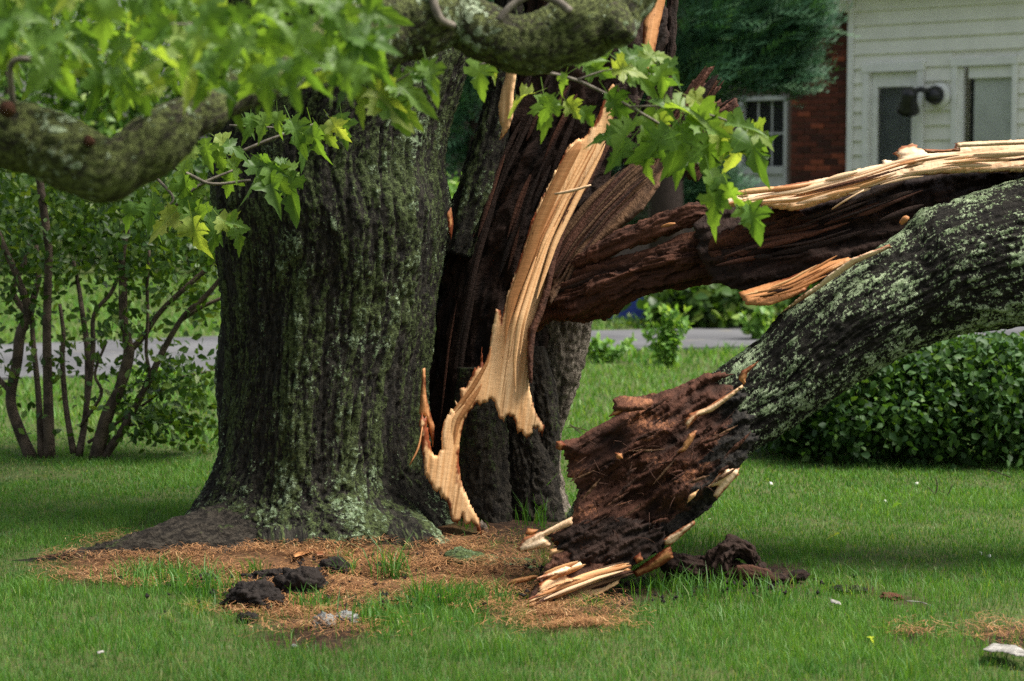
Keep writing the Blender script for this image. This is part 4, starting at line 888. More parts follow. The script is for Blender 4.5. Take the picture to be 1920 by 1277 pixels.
# crown of the standing stem, above the picture
for q in ([(600, -500, 9.52, 150), (420, -1000, 9.4, 90), (150, -1600, 9.2, 50)], [(650, -550, 9.6, 150), (700, -1100, 9.9, 90), (760, -1900, 10.2, 45)], [(520, -400, 9.7, 90), (250, -800, 10.6, 60), (-150, -1200, 11.6, 30)]):
    tube('bough', q, M['bark_dark'], tree, 14, 6)
C = np.concatenate([clump((-1.3, 9.6, 5.9), (2.3, 2.0, 2.0), 3200, 60, .16), clump((-2.2, 10.8, 4.6), (1.7, 1.4, .9), 1300, 36, .16)])
C = C[(C[:, 2] > 3.15+.0*C[:, 1])]
foliage('crown', C, np.full(len(C), .16), M['leaf_hedge'], tree, wr=.85)

# ------------------------------------------------------------------ the fallen stem
fallen = empty('fallen_maple', G(1080, 1135), 'fallen half of the maple with lichened log and torn brown end', 'fallen trunk')
A = yy([(1060, 960), (1150, 830), (1260, 745), (1330, 702), (1385, 665), (1425, 640), (1470, 590), (1540, 532), (1600, 492), (1660, 462), (1702, 432), (1730, 395), (1800, 370), (1870, 350), (1925, 335), (2100, 296), (2400, 230)], 8.5)
B = yy([(1110, 1075), (1250, 1010), (1330, 940), (1385, 872), (1412, 848), (1450, 824), (1510, 786), (1600, 720), (1700, 665), (1800, 632), (1925, 612), (2100, 600), (2400, 560)], 8.5)
A = [(a, b, 8.42+.25*min(1, max(0, (a-1000)/900))) for a, b, _ in A]; B = [(a, b, 8.42+.25*min(1, max(0, (a-1000)/900))) for a, b, _ in B]
body('log', A, B, M['bark_log'], fallen, 420, 260, lambda t: .55+.4*min(1, t/.45), d_bark(.018, 22, .030, .5, .004, .10), sm=1.0)
# torn end face
FACE = [(1350, 700), (1328, 697), (1290, 716), (1258, 730), (1211, 741), (1180, 744), (1152, 746), (1148, 766), (1158, 776), (1140, 788), (1117, 799), (1100, 810), (1085, 820), (1060, 824), (1046, 828), (1042, 838), (1056, 850), (1064, 864), (1062, 883), (1072, 898), (1081, 911), (1085, 924), (1074, 942), (1080, 955), (1072, 969), (1074, 984), (1050, 992), (1027, 1000), (1038, 1014), (1050, 1028), (1066, 1036), (1050, 1055), (1060, 1072), (1077, 1090), (1110, 1084), (1144, 1075), (1191, 1059), (1222, 1040), (1246, 1028), (1250, 1008), (1275, 992), (1300, 977), (1336, 950), (1362, 915), (1383, 883), (1393, 868), (1404, 846), (1424, 820), (1398, 800), (1418, 782), (1380, 766), (1402, 742), (1376, 726), (1340, 716), (1380, 700)]
plate('torn_face', FACE, [(1060, 840, 8.28), (1400, 700, 8.36), (1090, 1080, 8.12), (1400, 860, 8.22), (1200, 900, 8.14)], M['rot_face'], fallen, .16, 32, 3.6, .10, 90, d_rot(.055, 12, .095, .24, .012), jag=5, mask=lambda u, v: np.clip((u+.35*v-1560)/130, 0, 1)*.9+np.clip((v+.25*(u-1100)-985)/60, 0, 1)*.6)
plate('charred_patch', [(1030, 1002), (1075, 985), (1110, 975), (1150, 968), (1200, 975), (1235, 990), (1246, 1010), (1240, 1030), (1195, 1056), (1144, 1072), (1100, 1082), (1075, 1080), (1066, 1060), (1050, 1050), (1064, 1036), (1048, 1026)], [(1040, 1005, 8.03), (1240, 1010, 8.03), (1090, 1080, 7.98)], M['rot_dark'], fallen, .06, 28, 3.5, .01, 30, d_rot(.04, 20, .03, .14, .007), jag=11, label='black charred fibres at the low end of the log')
plate('face_lump', [(1150, 748), (1165, 742), (1200, 744), (1225, 750), (1215, 768), (1180, 772), (1150, 770)], [(1150, 748, 8.16), (1220, 750, 8.16), (1180, 770, 8.12)], M['rot_red'], fallen, .06, 10, 4, .03, 10, d_rot(.02, 18, .01), jag=3)
# pale torn wood of the fallen stem
PW = [('splinter', [(1073, 968), (1023, 994), (983, 1008), (968, 1030), (980, 1034), (1019, 1028), (1036, 1024), (1021, 1006), (1038, 999), (1074, 984)], 'sap_pale', 8.04, 28, 'pale wedge sticking out at the left of the torn end'),
      ('splinter', [(1030, 1046), (1030, 1030), (1050, 1026), (1066, 1034), (1062, 1044)], 'sap', 8.03, 25, None),
      ('splinter', [(974, 1139), (992, 1122), (1011, 1110), (1009, 1095), (1030, 1084), (1050, 1073), (1077, 1085), (1090, 1094), (1132, 1079), (1166, 1080), (1160, 1094), (1122, 1116), (1089, 1130), (1048, 1147), (1019, 1144), (995, 1139)], 'sap', 7.95, 24, 'broad pale splinter spreading on the ground'),
      ('splinter', [(1004, 1088), (1022, 1076), (1052, 1060), (1062, 1056), (1066, 1070), (1040, 1084), (1014, 1092)], 'sap', 7.97, 25, None),
      ('splinter', [(1182, 1074), (1222, 1046), (1246, 1028), (1258, 1022), (1263, 1046), (1234, 1065), (1195, 1082)], 'sap_or', 8.07, 30, None),
      ('splinter', [(1240, 1014), (1270, 994), (1301, 976), (1304, 983), (1282, 1002), (1258, 1022), (1248, 1024)], 'sap_pale', 8.07, 30, 'pale sliver on the lower right edge of the torn end'),
      ('splinter', [(1348, 889), (1359, 879), (1372, 880), (1386, 878), (1384, 891), (1363, 914), (1344, 936), (1337, 928), (1346, 911), (1326, 913), (1338, 902)], 'sap_pale', 8.10, 45, 'white broken chunk high on the right edge of the torn end'),
      ('splinter', [(1287, 806), (1284, 789), (1293, 775), (1324, 764), (1352, 746), (1391, 722), (1395, 725), (1367, 748), (1336, 772), (1312, 780), (1299, 793)], 'sap_pale', 8.13, 32, 'bright sapwood showing through a long crack'),
      ('splinter', [(1393, 721), (1383, 707), (1391, 695), (1424, 676), (1402, 700), (1396, 721)], 'sap_or', 8.14, 40, None),
      ('splinter', [(1268, 850), (1280, 836), (1290, 815), (1308, 805), (1300, 826), (1284, 848)], 'sap_or', 8.08, 50, None),
      ('splinter', [(1152, 848), (1166, 850), (1168, 860), (1156, 862)], 'sap_or', 8.02, 20, None),
      ('splinter', [(1188, 1045), (1200, 1036), (1206, 1050), (1194, 1058)], 'sap_or', 8.0, 60, None),
      ('splinter', [(1292, 928), (1310, 918), (1302, 932), (1288, 944)], 'sap', 8.05, 45, None),
      ('splinter', [(1042, 828), (1052, 826), (1062, 834), (1050, 846), (1042, 840)], 'sap_or', 8.13, 20, None),
      ('splinter', [(1140, 782), (1152, 770), (1180, 756), (1200, 752), (1160, 778)], 'sap_or', 8.13, 20, None),
      ('splinter', [(984, 1002), (988, 990), (1010, 993), (1000, 1004)], 'sap_or', 8.1, 10, None),
      ('splinter', [(945, 1098), (960, 1086), (1000, 1078), (1012, 1082), (985, 1092)], 'sap_or', 8.05, 10, None)]
for nm, pl, mt, Yk, ga, lb in PW:
    c0 = np.mean(pl, 0); big = max(np.ptp(np.array(pl), 0))
    plate(nm, pl, [(980, 1138, 7.80), (1160, 1085, 7.99), (1100, 1128, 7.88)] if lb and lb.startswith('broad') else [(c0[0], c0[1], Yk)], M[mt], fallen, .05 if big > 40 else .03, ga, 3 if big > 30 else 2.5, .018, 10, d_sap(.012 if big > 50 else .004, 22), jag=2 if big > 40 else 1, label=lb)
plate('splinter', [(1385, 548), (1430, 534), (1480, 520), (1530, 497), (1590, 482), (1600, 486), (1566, 506), (1520, 528), (1512, 546), (1480, 560), (1440, 574), (1400, 572)], [(1385, 550, 8.55), (1590, 485, 8.6), (1480, 555, 8.5)], M['sap_or'], fallen, .08, 20, 3.5, .03, 20, d_sap(.012, 22), label='orange torn wood hanging under the rotten core')
plate('splinter', [(1462, 588), (1500, 556), (1538, 530), (1550, 518), (1598, 484), (1668, 458), (1672, 464), (1606, 494), (1556, 528), (1510, 560)], [(1462, 588, 8.40), (1668, 460, 8.48), (1556, 520, 8.40)], M['sap_pale'], fallen, .05, 35, 3, .015, 6, d_sap(.006, 24), label='thin pale sliver along the upper bark edge of the log')
TOP = [(1325, 386), (1359, 368), (1403, 359), (1455, 350), (1506, 341), (1560, 331), (1597, 321), (1622, 314), (1648, 308), (1657, 300), (1682, 301), (1684, 294), (1674, 287), (1691, 274), (1704, 272), (1713, 268), (1728, 278), (1748, 283), (1791, 279), (1791, 268), (1819, 266), (1870, 264), (1925, 262), (2100, 246), (2100, 308), (1925, 322), (1820, 324), (1716, 330), (1669, 343), (1641, 348), (1609, 362), (1565, 374), (1497, 395), (1472, 394), (1440, 388), (1415, 384), (1380, 388), (1340, 392)]
plate('sapwood_strip', TOP, [(1340, 385, 8.85), (1700, 300, 8.75), (2100, 270, 8.8), (1600, 360, 8.65)], M['sap_pale'], fallen, .14, 11, 3.2, .04, 14, d_sap(.008, 34), jag=4, label='long pale sapwood strip along the top of the fallen stem')
plate('sapwood_strip', [(1728, 279), (1740, 288), (1800, 284), (1800, 277), (1770, 281)], [(1760, 282, 8.62)], M['sap_pale'], fallen, .03, 3, 3, .01, 4, d_sap(.003, 20), jag=1)
plate('sapwood_strip', [(1792, 268), (1830, 265), (1925, 262), (2000, 257), (2000, 266), (1925, 271), (1830, 275), (1796, 277)], [(1860, 268, 8.62)], M['sap_pale'], fallen, .04, 4, 3, .01, 4, d_sap(.004, 20), jag=1)
slats([(1345, 386), (1420, 374), (1497, 366), (1620, 338), (1700, 314), (1800, 302), (1925, 294), (2060, 284)], 20, 46, ('sap_pale', 'sap', 'sap_pale', 'sap_pale', 'sap_pale', 'sap_or'), fallen, lambda u, v: 8.66+.0002*(330-v), 5, (.06, .30), (1.5, 5.5))
slats([(1345, 386), (1420, 374), (1497, 366), (1620, 338), (1700, 314), (1800, 302), (1925, 294), (2060, 284)], 8, 8, ('sap_or', 'rot_red'), fallen, lambda u, v: 8.63, 6, (.1, .3), (1.2, 2.5))
slats([(1030, 572), (1110, 545), (1200, 512), (1290, 486), (1350, 470)], 36, 30, ('rot_red', 'rot_dark', 'rot_red', 'rot_brown'), fallen, lambda u, v: 9.47-.0011*(u-1030), 14, (.15, .5), (2, 7))
slats([(1330, 480), (1420, 455), (1520, 440), (1620, 405), (1740, 360)], 34, 26, ('rot_dark', 'rot_red', 'rot_dark'), fallen, lambda u, v: 8.76-.0001*(u-1330), 15, (.1, .4), (2, 7))
slats([(1394, 558), (1440, 552), (1490, 536), (1590, 486)], 11, 14, ('sap_or', 'sap', 'rot_red', 'sap_or'), fallen, lambda u, v: 8.47, 17, (.25, .7), (1.5, 4.5))
# rotten core between the strip and the bark
CORE = [(1300, 420), (1340, 386), (1400, 378), (1500, 388), (1610, 355), (1720, 325), (1925, 316), (2100, 300), (2100, 380), (1925, 380), (1800, 410), (1740, 450), (1680, 480), (1600, 520), (1500, 535), (1400, 548), (1340, 530), (1310, 480)]
plate('rotten_core', CORE, [(1310, 440, 9.0), (2000, 340, 8.85), (1500, 540, 8.75)], M['rot_dark'], fallen, .22, 14, 5, .08, 50, d_rot(.06, 11, .06, .16, .008), jag=4)
body('rotten_limb', yy([(985, 560), (1050, 516), (1100, 500), (1160, 478), (1240, 455), (1330, 432), (1400, 420), (1480, 418)], 9.2, 9.62), yy([(985, 630), (1050, 606), (1110, 600), (1160, 572), (1230, 547), (1300, 532), (1390, 520), (1480, 500)], 9.2, 9.62), M['rot_red'], fallen, 240, 130, .8, d_rot(.045, 11, .035, .10, .008))
body('rotten_limb', yy([(1060, 492), (1105, 463), (1145, 440), (1230, 402), (1290, 374), (1330, 374), (1345, 384)], 9.22, 9.5), yy([(1060, 520), (1110, 500), (1160, 478), (1230, 448), (1300, 424), (1338, 412), (1350, 400)], 9.22, 9.5), M['rot_red'], fallen, 150, 70, .8, d_rot(.03, 14, .02, .10, .008), taper_end=(0, .06))
body('rotten_limb', yy([(1325, 440), (1360, 432), (1420, 412), (1480, 400), (1540, 405)], 8.86), yy([(1330, 500), (1370, 505), (1430, 496), (1500, 470), (1545, 440)], 8.86), M['rot_red'], fallen, 170, 110, .6, d_rot(.055, 20, .06, .2, .014), taper_end=(.06, .3), label='grey brown knot of rotten wood in the middle of the limb')
tube('splinter', [(1240, 425, 8.98, 2), (1255, 421, 8.95, 3.5), (1266, 419, 8.94, 1.5)], M['sap_or'], fallen, 6, 3)
tube('splinter', [(1560, 392, 8.6, 1.2), (1585, 376, 8.55, 1.8), (1620, 356, 8.55, 1)], M['sap_pale'], fallen, 6, 3)
tube('splinter', [(1690, 418, 8.5, 5), (1698, 410, 8.48, 6), (1704, 409, 8.48, 3)], M['sap_or'], fallen, 8, 3)
for k in range(55):
    u0, v0 = rng.uniform(1070, 1390), rng.uniform(760, 1000)
    if not inside(np.array(FACE, float), np.array([[u0, v0]]))[0] or seg_dist(np.array(FACE, float), np.array([[u0, v0]]))[0] < 14: continue
    l = rng.uniform(14, 36); wd = rng.uniform(1.3, 3.6); a = R(32+rng.normal()*14); ca, sa = math.cos(a), -math.sin(a)
    pl = [(u0+ca*l*f-sa*wd*g_, v0+sa*l*f+ca*wd*g_) for f, g_ in ((-1, .1), (-.5, -.7), (.1, -1), (.7, -.6), (1, 0), (.5, .8), (-.2, 1), (-.7, .6))]
    plate('flake', pl, [(u0, v0, 8.055+.0007*(900-v0))], M[random.choice(('rot_brown', 'rot_brown', 'rot_red', 'rot_fan'))], fallen, .05, 32, 3.5, .008, 4, d_rot(.01, 30, .004, .15, .003), jag=2)
for k in range(20):
    t_ = k/19; u1, v1 = 1180-70*t_+rng.uniform(-10, 10), 1066+14*t_; u0, v0 = 1050-78*t_+rng.uniform(-14, 14), 1092+46*t_+rng.uniform(-4, 4)
    if k % 4 == 3: u0, v0, u1, v1 = 1004+rng.uniform(-10, 10), 1086+rng.uniform(-8, 8), 1090, 1058
    wd = rng.uniform(2, 5.5); dx_, dy_ = u1-u0, v1-v0; q = math.hypot(dx_, dy_); nx_, ny_ = -dy_/q*wd, dx_/q*wd
    pl = [(u0, v0), (u0+dx_*.2+nx_*.5, v0+dy_*.2+ny_*.5), (u0+dx_*.55+nx_, v0+dy_*.55+ny_), (u1+nx_, v1+ny_), (u1-nx_, v1-ny_), (u0+dx_*.5-nx_, v0+dy_*.5-ny_), (u0+dx_*.12-nx_*.6, v0+dy_*.12-ny_*.6)]
    plate('splinter', pl, [(u0, v0, 7.77+.05*rng.uniform()), (u1, v1, 7.97), (u1+5, v1+20, 7.95)], M[('sap', 'sap_or', 'sap', 'sap_pale')[k % 4]], fallen, .022, math.degrees(math.atan2(-dy_, dx_)), 3, .008, 4, d_sap(.005, 30), jag=2)
plate('torn_wedge', [(1072, 1018), (1044, 1022), (1034, 1048), (1014, 1078), (1000, 1106), (984, 1132), (1020, 1138), (1060, 1134), (1120, 1108), (1165, 1084), (1195, 1058), (1144, 1052), (1095, 1040)], [(1070, 1040, 8.02), (985, 1135, 7.84), (1190, 1060, 8.02)], M['rot_brown'], fallen, .05, 25, 3.5, .02, 12, d_rot(.03, 24, .02, .1, .005), jag=6)
slats([(1185, 1064), (1120, 1082), (1060, 1104), (985, 1136)], 15, 26, ('sap', 'rot_fan', 'sap_or', 'sap_pale', 'rot_red', 'sap'), fallen, lambda u, v: 7.755+.00095*(u-985)-.0002*(v-1100), 21, (.3, .8), (2, 5))
slats([(1100, 1052), (1050, 1072), (1005, 1092)], 8, 8, ('sap', 'sap_or'), fallen, lambda u, v: 7.92, 22, (.4, .8), (2, 4))
# fine rootlets hanging over the torn face
for k in range(46):
    u0, v0 = rng.uniform(1090, 1360), rng.uniform(800, 1010); a = rng.uniform(0, 6.28); l = rng.uniform(15, 45)
    if v0 > 1010-(u0-1200)*.7: continue
    tube('rootlet', [(u0, v0, 8.04, .7), (u0+l*.5*math.cos(a)+rng.uniform(-8, 8), v0+l*.5*math.sin(a), 7.98, .8), (u0+l*math.cos(a), v0+l*math.sin(a)+8, 8.02, .4)], M['rot_brown'], fallen, 4, 4)

#=SMALL=
# ------------------------------------------------------------------ things on the ground
ck = empty('rotten_chunk', G(1370, 1105), 'black crumbling rotten wood chunk lying right of the torn end', 'rotten wood')
body('core', yy([(1232, 1030), (1270, 1035), (1320, 1045), (1380, 1050), (1430, 1062), (1470, 1075), (1500, 1078)], 8.32), yy([(1236, 1075), (1280, 1088), (1330, 1098), (1390, 1112), (1440, 1118), (1475, 1108), (1500, 1092)], 8.28), M['rot_dark'], ck, 140, 80, .9, d_rot(.035, 16, .03, .14, .012), taper_end=(.05, .1))
body('hollow_lump', yy([(1318, 1060), (1335, 1036), (1348, 1016), (1380, 1006), (1412, 1022), (1428, 1048), (1446, 1072)], 8.28), yy([(1352, 1095), (1366, 1062), (1376, 1048), (1386, 1044), (1394, 1052), (1404, 1068), (1415, 1095)], 8.28), M['rot_dark'], ck, 120, 70, 1.2, d_rot(.03, 16, .03, .3, .016))
body('lump', yy([(1470, 1080), (1490, 1068), (1510, 1066), (1520, 1074)], 8.3), yy([(1475, 1095), (1492, 1092), (1510, 1088), (1520, 1080)], 8.3), M['rot_dark'], ck, 40, 40, 1, d_rot(.012, 20, .01, .4, .008), taper_end=(.2, .3))
body('inner_fibre', yy([(1372, 1060), (1400, 1058), (1440, 1070), (1462, 1082)], 8.2), yy([(1376, 1082), (1402, 1088), (1440, 1094), (1462, 1092)], 8.2), M['rot_brown'], ck, 60, 40, .6, d_rot(.025, 22, .01, .1, .006), taper_end=(.1, .2))
def clod(name, label, u, v, rpx, mat='soil', cat='soil clod', group=None, sq=(1, 1, .8), n=44, dsp=None):
    """lump sitting on the ground whose middle shows at pixel u,v"""
    b = G(u, v+rpx*.75*sq[2]); r = rpx/(FPX/b[1]); n = n*2 if rpx > 15 else n; lat, lon = np.meshgrid(np.linspace(0, np.pi, n//2), np.linspace(0, 2*np.pi, n, endpoint=False), indexing='ij')
    D = np.stack([np.sin(lat)*np.cos(lon), np.sin(lat)*np.sin(lon), np.cos(lat)], -1).reshape(-1, 3)
    SEED[0] += 5.1; f = .92 + .16*cell(D*2.6+SEED[0]+.3*np.stack([perlin(D*3), perlin(D*3+9), perlin(D*3+20)], 1)) + .35*fbm(D*1.5+SEED[0], 2) + .16*np.abs(perlin(D*5+SEED[0])) + .14*perlin(D*10+SEED[0]) + .12*perlin(D*23+SEED[0])
    V = D*f[:, None]*r*np.array(sq) + [0, 0, r*.6*sq[2]]
    i = np.arange(n//2-1)[:, None]*n; j = np.arange(n)[None]; F = np.stack([i+j, i+n+j, i+n+(j+1) % n, i+(j+1) % n], -1).reshape(-1, 4)
    me = mesh_np(name, V, [F], M[mat], True, {'grain': V+SEED[0], 'h': np.clip(f-.4, 0, 1), 'edge': np.full(len(V), .5)})
    o = bpy.data.objects.new(name, me); o.location = b; COL.objects.link(o); WORLD[o.name] = o.matrix_basis.copy()
    return prop(o, label, cat, group)
n = 900; cc = G(np.array([480, 540, 610, 420, 1000, 1290, 1380, 690, 880, 1080.]), np.array([1130, 1110, 1080, 1100, 1075, 1100, 1112, 1140, 1060, 1130.]))
c0 = cc[rng.integers(0, len(cc), n)] + np.c_[rng.normal(size=(n, 2))*[.19, .10], np.zeros(n)]; rr = .003+.010*rng.uniform(0, 1, n)**2.5
oc_ = np.array([(1, 0, 0), (-1, 0, 0), (0, 1, 0), (0, -1, 0), (0, 0, 1), (0, 0, -1)], float); ft = np.array([(0, 2, 4), (2, 1, 4), (1, 3, 4), (3, 0, 4), (2, 0, 5), (1, 2, 5), (3, 1, 5), (0, 3, 5)])
V = c0[:, None] + oc_[None]*rr[:, None, None]*rng.uniform(.5, 1.4, (n, 6, 1)); V[..., 2] += (ground_h(c0[:, 0], c0[:, 1]) + .03)[:, None]
me = mesh_np('rot_crumbs', V.reshape(-1, 3), [(np.arange(n)[:, None, None]*6+ft[None]).reshape(-1, 3)], M['soil'], False, {'grain': V.reshape(-1, 3), 'h': rng.uniform(0, 1, n*6)})
obj('rot_crumbs', me, label='dark crumbs of rotten wood scattered over needles and grass', cat='crumbs', kind='stuff')
M['stone'] = mat_plain('pale_stone', (.17, .175, .165), .45, .5, .5, 25, .6)
gg = 'dark clods in the pine straw'
clod('soil_clod', 'largest black wet clod at the front of the pine straw', 478, 1118, 46, group=gg, sq=(1.15, 1, .65))
clod('soil_clod', 'tall black clod right behind the wet front clod', 562, 1096, 44, group=gg, sq=(1, .8, .8))
clod('soil_clod', 'flat dark clod between the two large black clods', 515, 1082, 30, group=gg, sq=(1.5, 1, .5))
clod('soil_clod', 'dark clod beneath the cream wood chip by the trunk', 628, 1066, 28, sq=(1.2, 1, .8), group=gg)
clod('soil_clod', 'smallest dark crumb alone on the orange needles', 679, 1132, 11, group=gg)
clod('soil_clod', 'brown clod at the left end of the clods in grass', 386, 1090, 22, group=gg)
clod('soil_clod', 'dark crumb left of the wet front clod', 442, 1106, 15, group=gg)
clod('soil_clod', 'black clod in grass just below the wet front clod', 465, 1160, 18, group=gg)
clod('soil_clod', 'dark crumb lying on the bare earth patch in the right lawn', 1590, 1105, 20, group=gg, sq=(1.6, 1, .4))
clod('soil_clod', 'small reddish brown crumb in the right lawn', 1670, 1118, 14, group=gg, sq=(1.5, 1, .5), mat='rot_red')
clod('stone', 'grey wet stone below the orange needles', 606, 1166, 19, 'stone', 'stone', 'stones below the needles', (1.1, 1, .9))
clod('stone', 'pale flat stone beside the grey wet stone', 646, 1160, 20, 'stone', 'stone', 'stones below the needles', (1.3, .8, .65))
clod('stone', 'tiny white pebble on the dirt near the bottom', 551, 1211, 5, 'stone', 'stone')
M['scrap'] = mat_plain('grey_white_bark', (.27, .255, .23), .7, .3, .5, 30, .5)
def flat(name, label, cat, poly, mat, lift=.02, th=.012, disp=None, group=None, ga=10):
    b = G(*np.mean(poly, 0)); e = plate(name, poly, [(u, v, float(G(u, v, lift)[1])) for u, v in poly], M[mat], None, th, ga, 3, .006, 6, disp or d_sap(.006, 30), jag=1.5)
    prop(e, label, cat, group); return e
flat('wood_chip', 'cream wood chip lying on the needles by the trunk', 'wood chip', [(590, 1036), (600, 1033), (612, 1034), (608, 1040), (594, 1041)], 'sap_pale', .05)
flat('wood_chip', 'reddish wood chip lying left of the cream one', 'wood chip', [(548, 1040), (560, 1034), (585, 1028), (590, 1032), (570, 1040), (552, 1045)], 'sap_or', .05)
flat('bark_scrap', 'crumpled grey white bark scrap at the lower right corner', 'bark', [(1842, 1218), (1862, 1206), (1885, 1208), (1905, 1210), (1925, 1222), (1940, 1232), (1905, 1230), (1880, 1222), (1858, 1222)], 'scrap', .05, .03)
flat('bark_scrap', 'small pale scrap lying in the grass at lower left', 'bark', [(180, 1222), (192, 1219), (196, 1222), (184, 1226)], 'scrap', .05)
flat('bark_scrap', 'pale sliver of bark in the right lawn by the dark crumb', 'bark', [(1555, 1122), (1575, 1128), (1578, 1134), (1560, 1130)], 'scrap', .05)
bs = empty('bark_slab', G(925, 1085), 'lichened bark slab lying on needles between trunk and torn end', 'bark')
body('slab', yy([(826, 1034), (865, 1040), (910, 1049), (960, 1056), (1014, 1060)], 8.72), yy([(836, 1050), (870, 1070), (910, 1086), (955, 1094), (1016, 1088)], 8.50), M['bark_moss'], bs, 90, 40, .45, d_bark(.016, 26, .012, .5), taper_end=(.15, .1))
for k, (q, lb) in enumerate((([(0, 0, 0), (.06, .02, .05), (.10, .0, .13), (.12, .03, .20)], None),)): pass
def stick(label, pts, mat='twig_dark', group='twigs lying in the lawn', side=None):
    b = G(*pts[0][:2]); e = empty('twig', b, label, 'twig', group)
    tube('shoot', [(u, v, Y, r_) for u, v, Y, r_ in pts], M[mat], e, 6, 4)
    for s_ in side or []: tube('shoot', s_, M[mat], e, 5, 4)
y_ = float(G(1750, 935)[1])
stick('thin forked twig upright in the lawn at right', [(1750, 936, y_, 1.2), (1757, 915, y_, 1.2), (1755, 895, y_, .8)], side=[[(1754, 930, y_, 1), (1745, 918, y_, .8), (1738, 912, y_, .5)]])
y_ = float(G(1772, 936)[1])
stick('thin twig beside the forked twig in the right lawn', [(1772, 936, y_, 1), (1780, 922, y_, 1), (1786, 908, y_, .6)])
stick('dark stick poking up at the bottom edge', [(470, 1275, 6.85, 2.2), (500, 1250, 7.0, 2.2), (522, 1233, 7.1, 1.2)])
y_ = float(G(1085, 815)[1])
stick('dark forked twig in grass between stump and torn end', [(1068, 796, y_, 1.2), (1082, 806, y_, 1.4), (1092, 816, y_, 1)], side=[[(1082, 806, y_, 1), (1092, 800, y_, .7), (1100, 792, y_, .5)]])
stick('dry curved stem lying in the right lawn', [(1700, 1127, float(G(1700, 1135)[1]), 1.2), (1725, 1129, float(G(1725, 1137)[1]), 1.2), (1745, 1135, float(G(1745, 1143)[1]), .8)], 'scrap')
stick('thin stick lying in front of the right shrub', [(1855, 880, float(G(1855, 890)[1]), 1), (1895, 895, float(G(1895, 905)[1]), 1)])
M['clover'] = mat_plain('clover_white', (.75, .76, .68), .8, .2, .1, 30)
for u, v, lb in ((1719, 907, 'white clover flower left of the forked twig in the lawn'), (1838, 1037, 'left one of two neighbouring white clover flowers at right'), (1855, 1043, 'right one of two neighbouring white clover flowers at right'), (1445, 907, 'white clover flower in lawn nearest the low end of the hedge'), (1330, 975, 'white clover flower close behind the torn end'), (1660, 940, 'white clover flower alone in the middle of the right lawn')):
    clod('clover_flower', lb, u, v, 3.6, 'clover', 'flower', 'clover flowers in the lawn', (1, 1, 1), 14)

#=LIMB=
# ------------------------------------------------------------------ foreground limb and maple leaves
def maple_mesh(k):
    half = [(0, 0), (.07, -.05), (.19, -.03), (.33, .0), (.27, .06), (.24, .12), (.36, .16), (.45, .17), (.44, .24), (.57, .33), (.45, .35), (.40, .41), (.29, .40), (.17, .42), (.19, .52), (.28, .58), (.20, .63), (.21, .72), (.12, .76), (.09, .88), (0, 1.06)]
    out = half + [(-x, y) for x, y in half[-2:0:-1]]
    out = np.array(out)*[.86, 1]; n = len(out); cen = np.array([0, .30]); mid = cen + (out-cen)*.5
    V2 = np.concatenate([out, mid, cen[None]])
    r_ = np.random.default_rng(k)
    fold, droop, curl = r_.uniform(.10, .85), r_.uniform(.15, .85), r_.uniform(-.5, .6)
    V2[:n, 0] *= 1+.10*r_.normal(size=n); V2[:n, 1] += .03*r_.normal(size=n); V2[:, 0] += .12*r_.normal()*V2[:, 1]**2
    x, y = V2[:, 0], V2[:, 1]
    z = fold*np.abs(x) - droop*y*y - .25*curl*x + .035*np.sin(9*x+5*y+k) - .35*droop*x*x
    V = np.c_[x, y, z]; i = np.arange(n); j = (i+1) % n
    T = np.stack([n+i, n+j, np.full(n, 2*n)], 1); Q = np.stack([i, j, n+j, n+i], 1)
    # petiole
    pv = np.array([(-.012, 0, 0), (.012, 0, 0), (.010, -.45, .06), (-.010, -.45, .06)]); V = np.concatenate([V, pv]); b = 2*n+1
    return mesh_np('leaf', V, [T, np.concatenate([Q, [[b, b+1, b+2, b+3]]])], M['leaf_fg'])
LM = [maple_mesh(k) for k in range(14)]
def put_leaf(parent, u, v, Y, spx, ang=None, tilt=None):
    """leaf whose stalk end shows at u,v; spx = blade length in photo pixels at that depth"""
    c = Vector(P(u, v, Y)); s = spx/(FPX/Y)
    ang = random.gauss(-90, 38) if ang is None else ang + random.gauss(0, 14)
    d = Vector((math.cos(R(ang)), random.uniform(-.45, .25), math.sin(R(ang)))).normalized()
    nrm = Vector((random.gauss(0, .38), -.75+random.gauss(0, .3), .45+random.gauss(0, .3))); sx = d.cross(nrm).normalized(); nrm = sx.cross(d).normalized()
    o = bpy.data.objects.new('leaf', random.choice(LM)); k = s*random.uniform(.64, 1.08)
    o.matrix_basis = Matrix(((sx.x*k, d.x*k, nrm.x*k, c.x), (sx.y*k, d.y*k, nrm.y*k, c.y), (sx.z*k, d.z*k, nrm.z*k, c.z), (0, 0, 0, 1)))
    link(o, parent)
LB = P(-700, 240, 5.2); limb = empty('maple_limb', LB, 'thick mossy sagging limb crossing the top in the foreground', 'branch')
def d_limb(g, t):
    ring = perlin(g*[2, 2, 14]+3); lump = fbm(g*[7, 7, 5], 2); cr = np.clip(np.abs(perlin(g*[26, 26, 40]+8))*3, 0, 1); return .008*ring + .014*lump + .003*cr + .003*perlin(g*55), np.clip(.35+.4*lump+.35*cr, 0, 1)
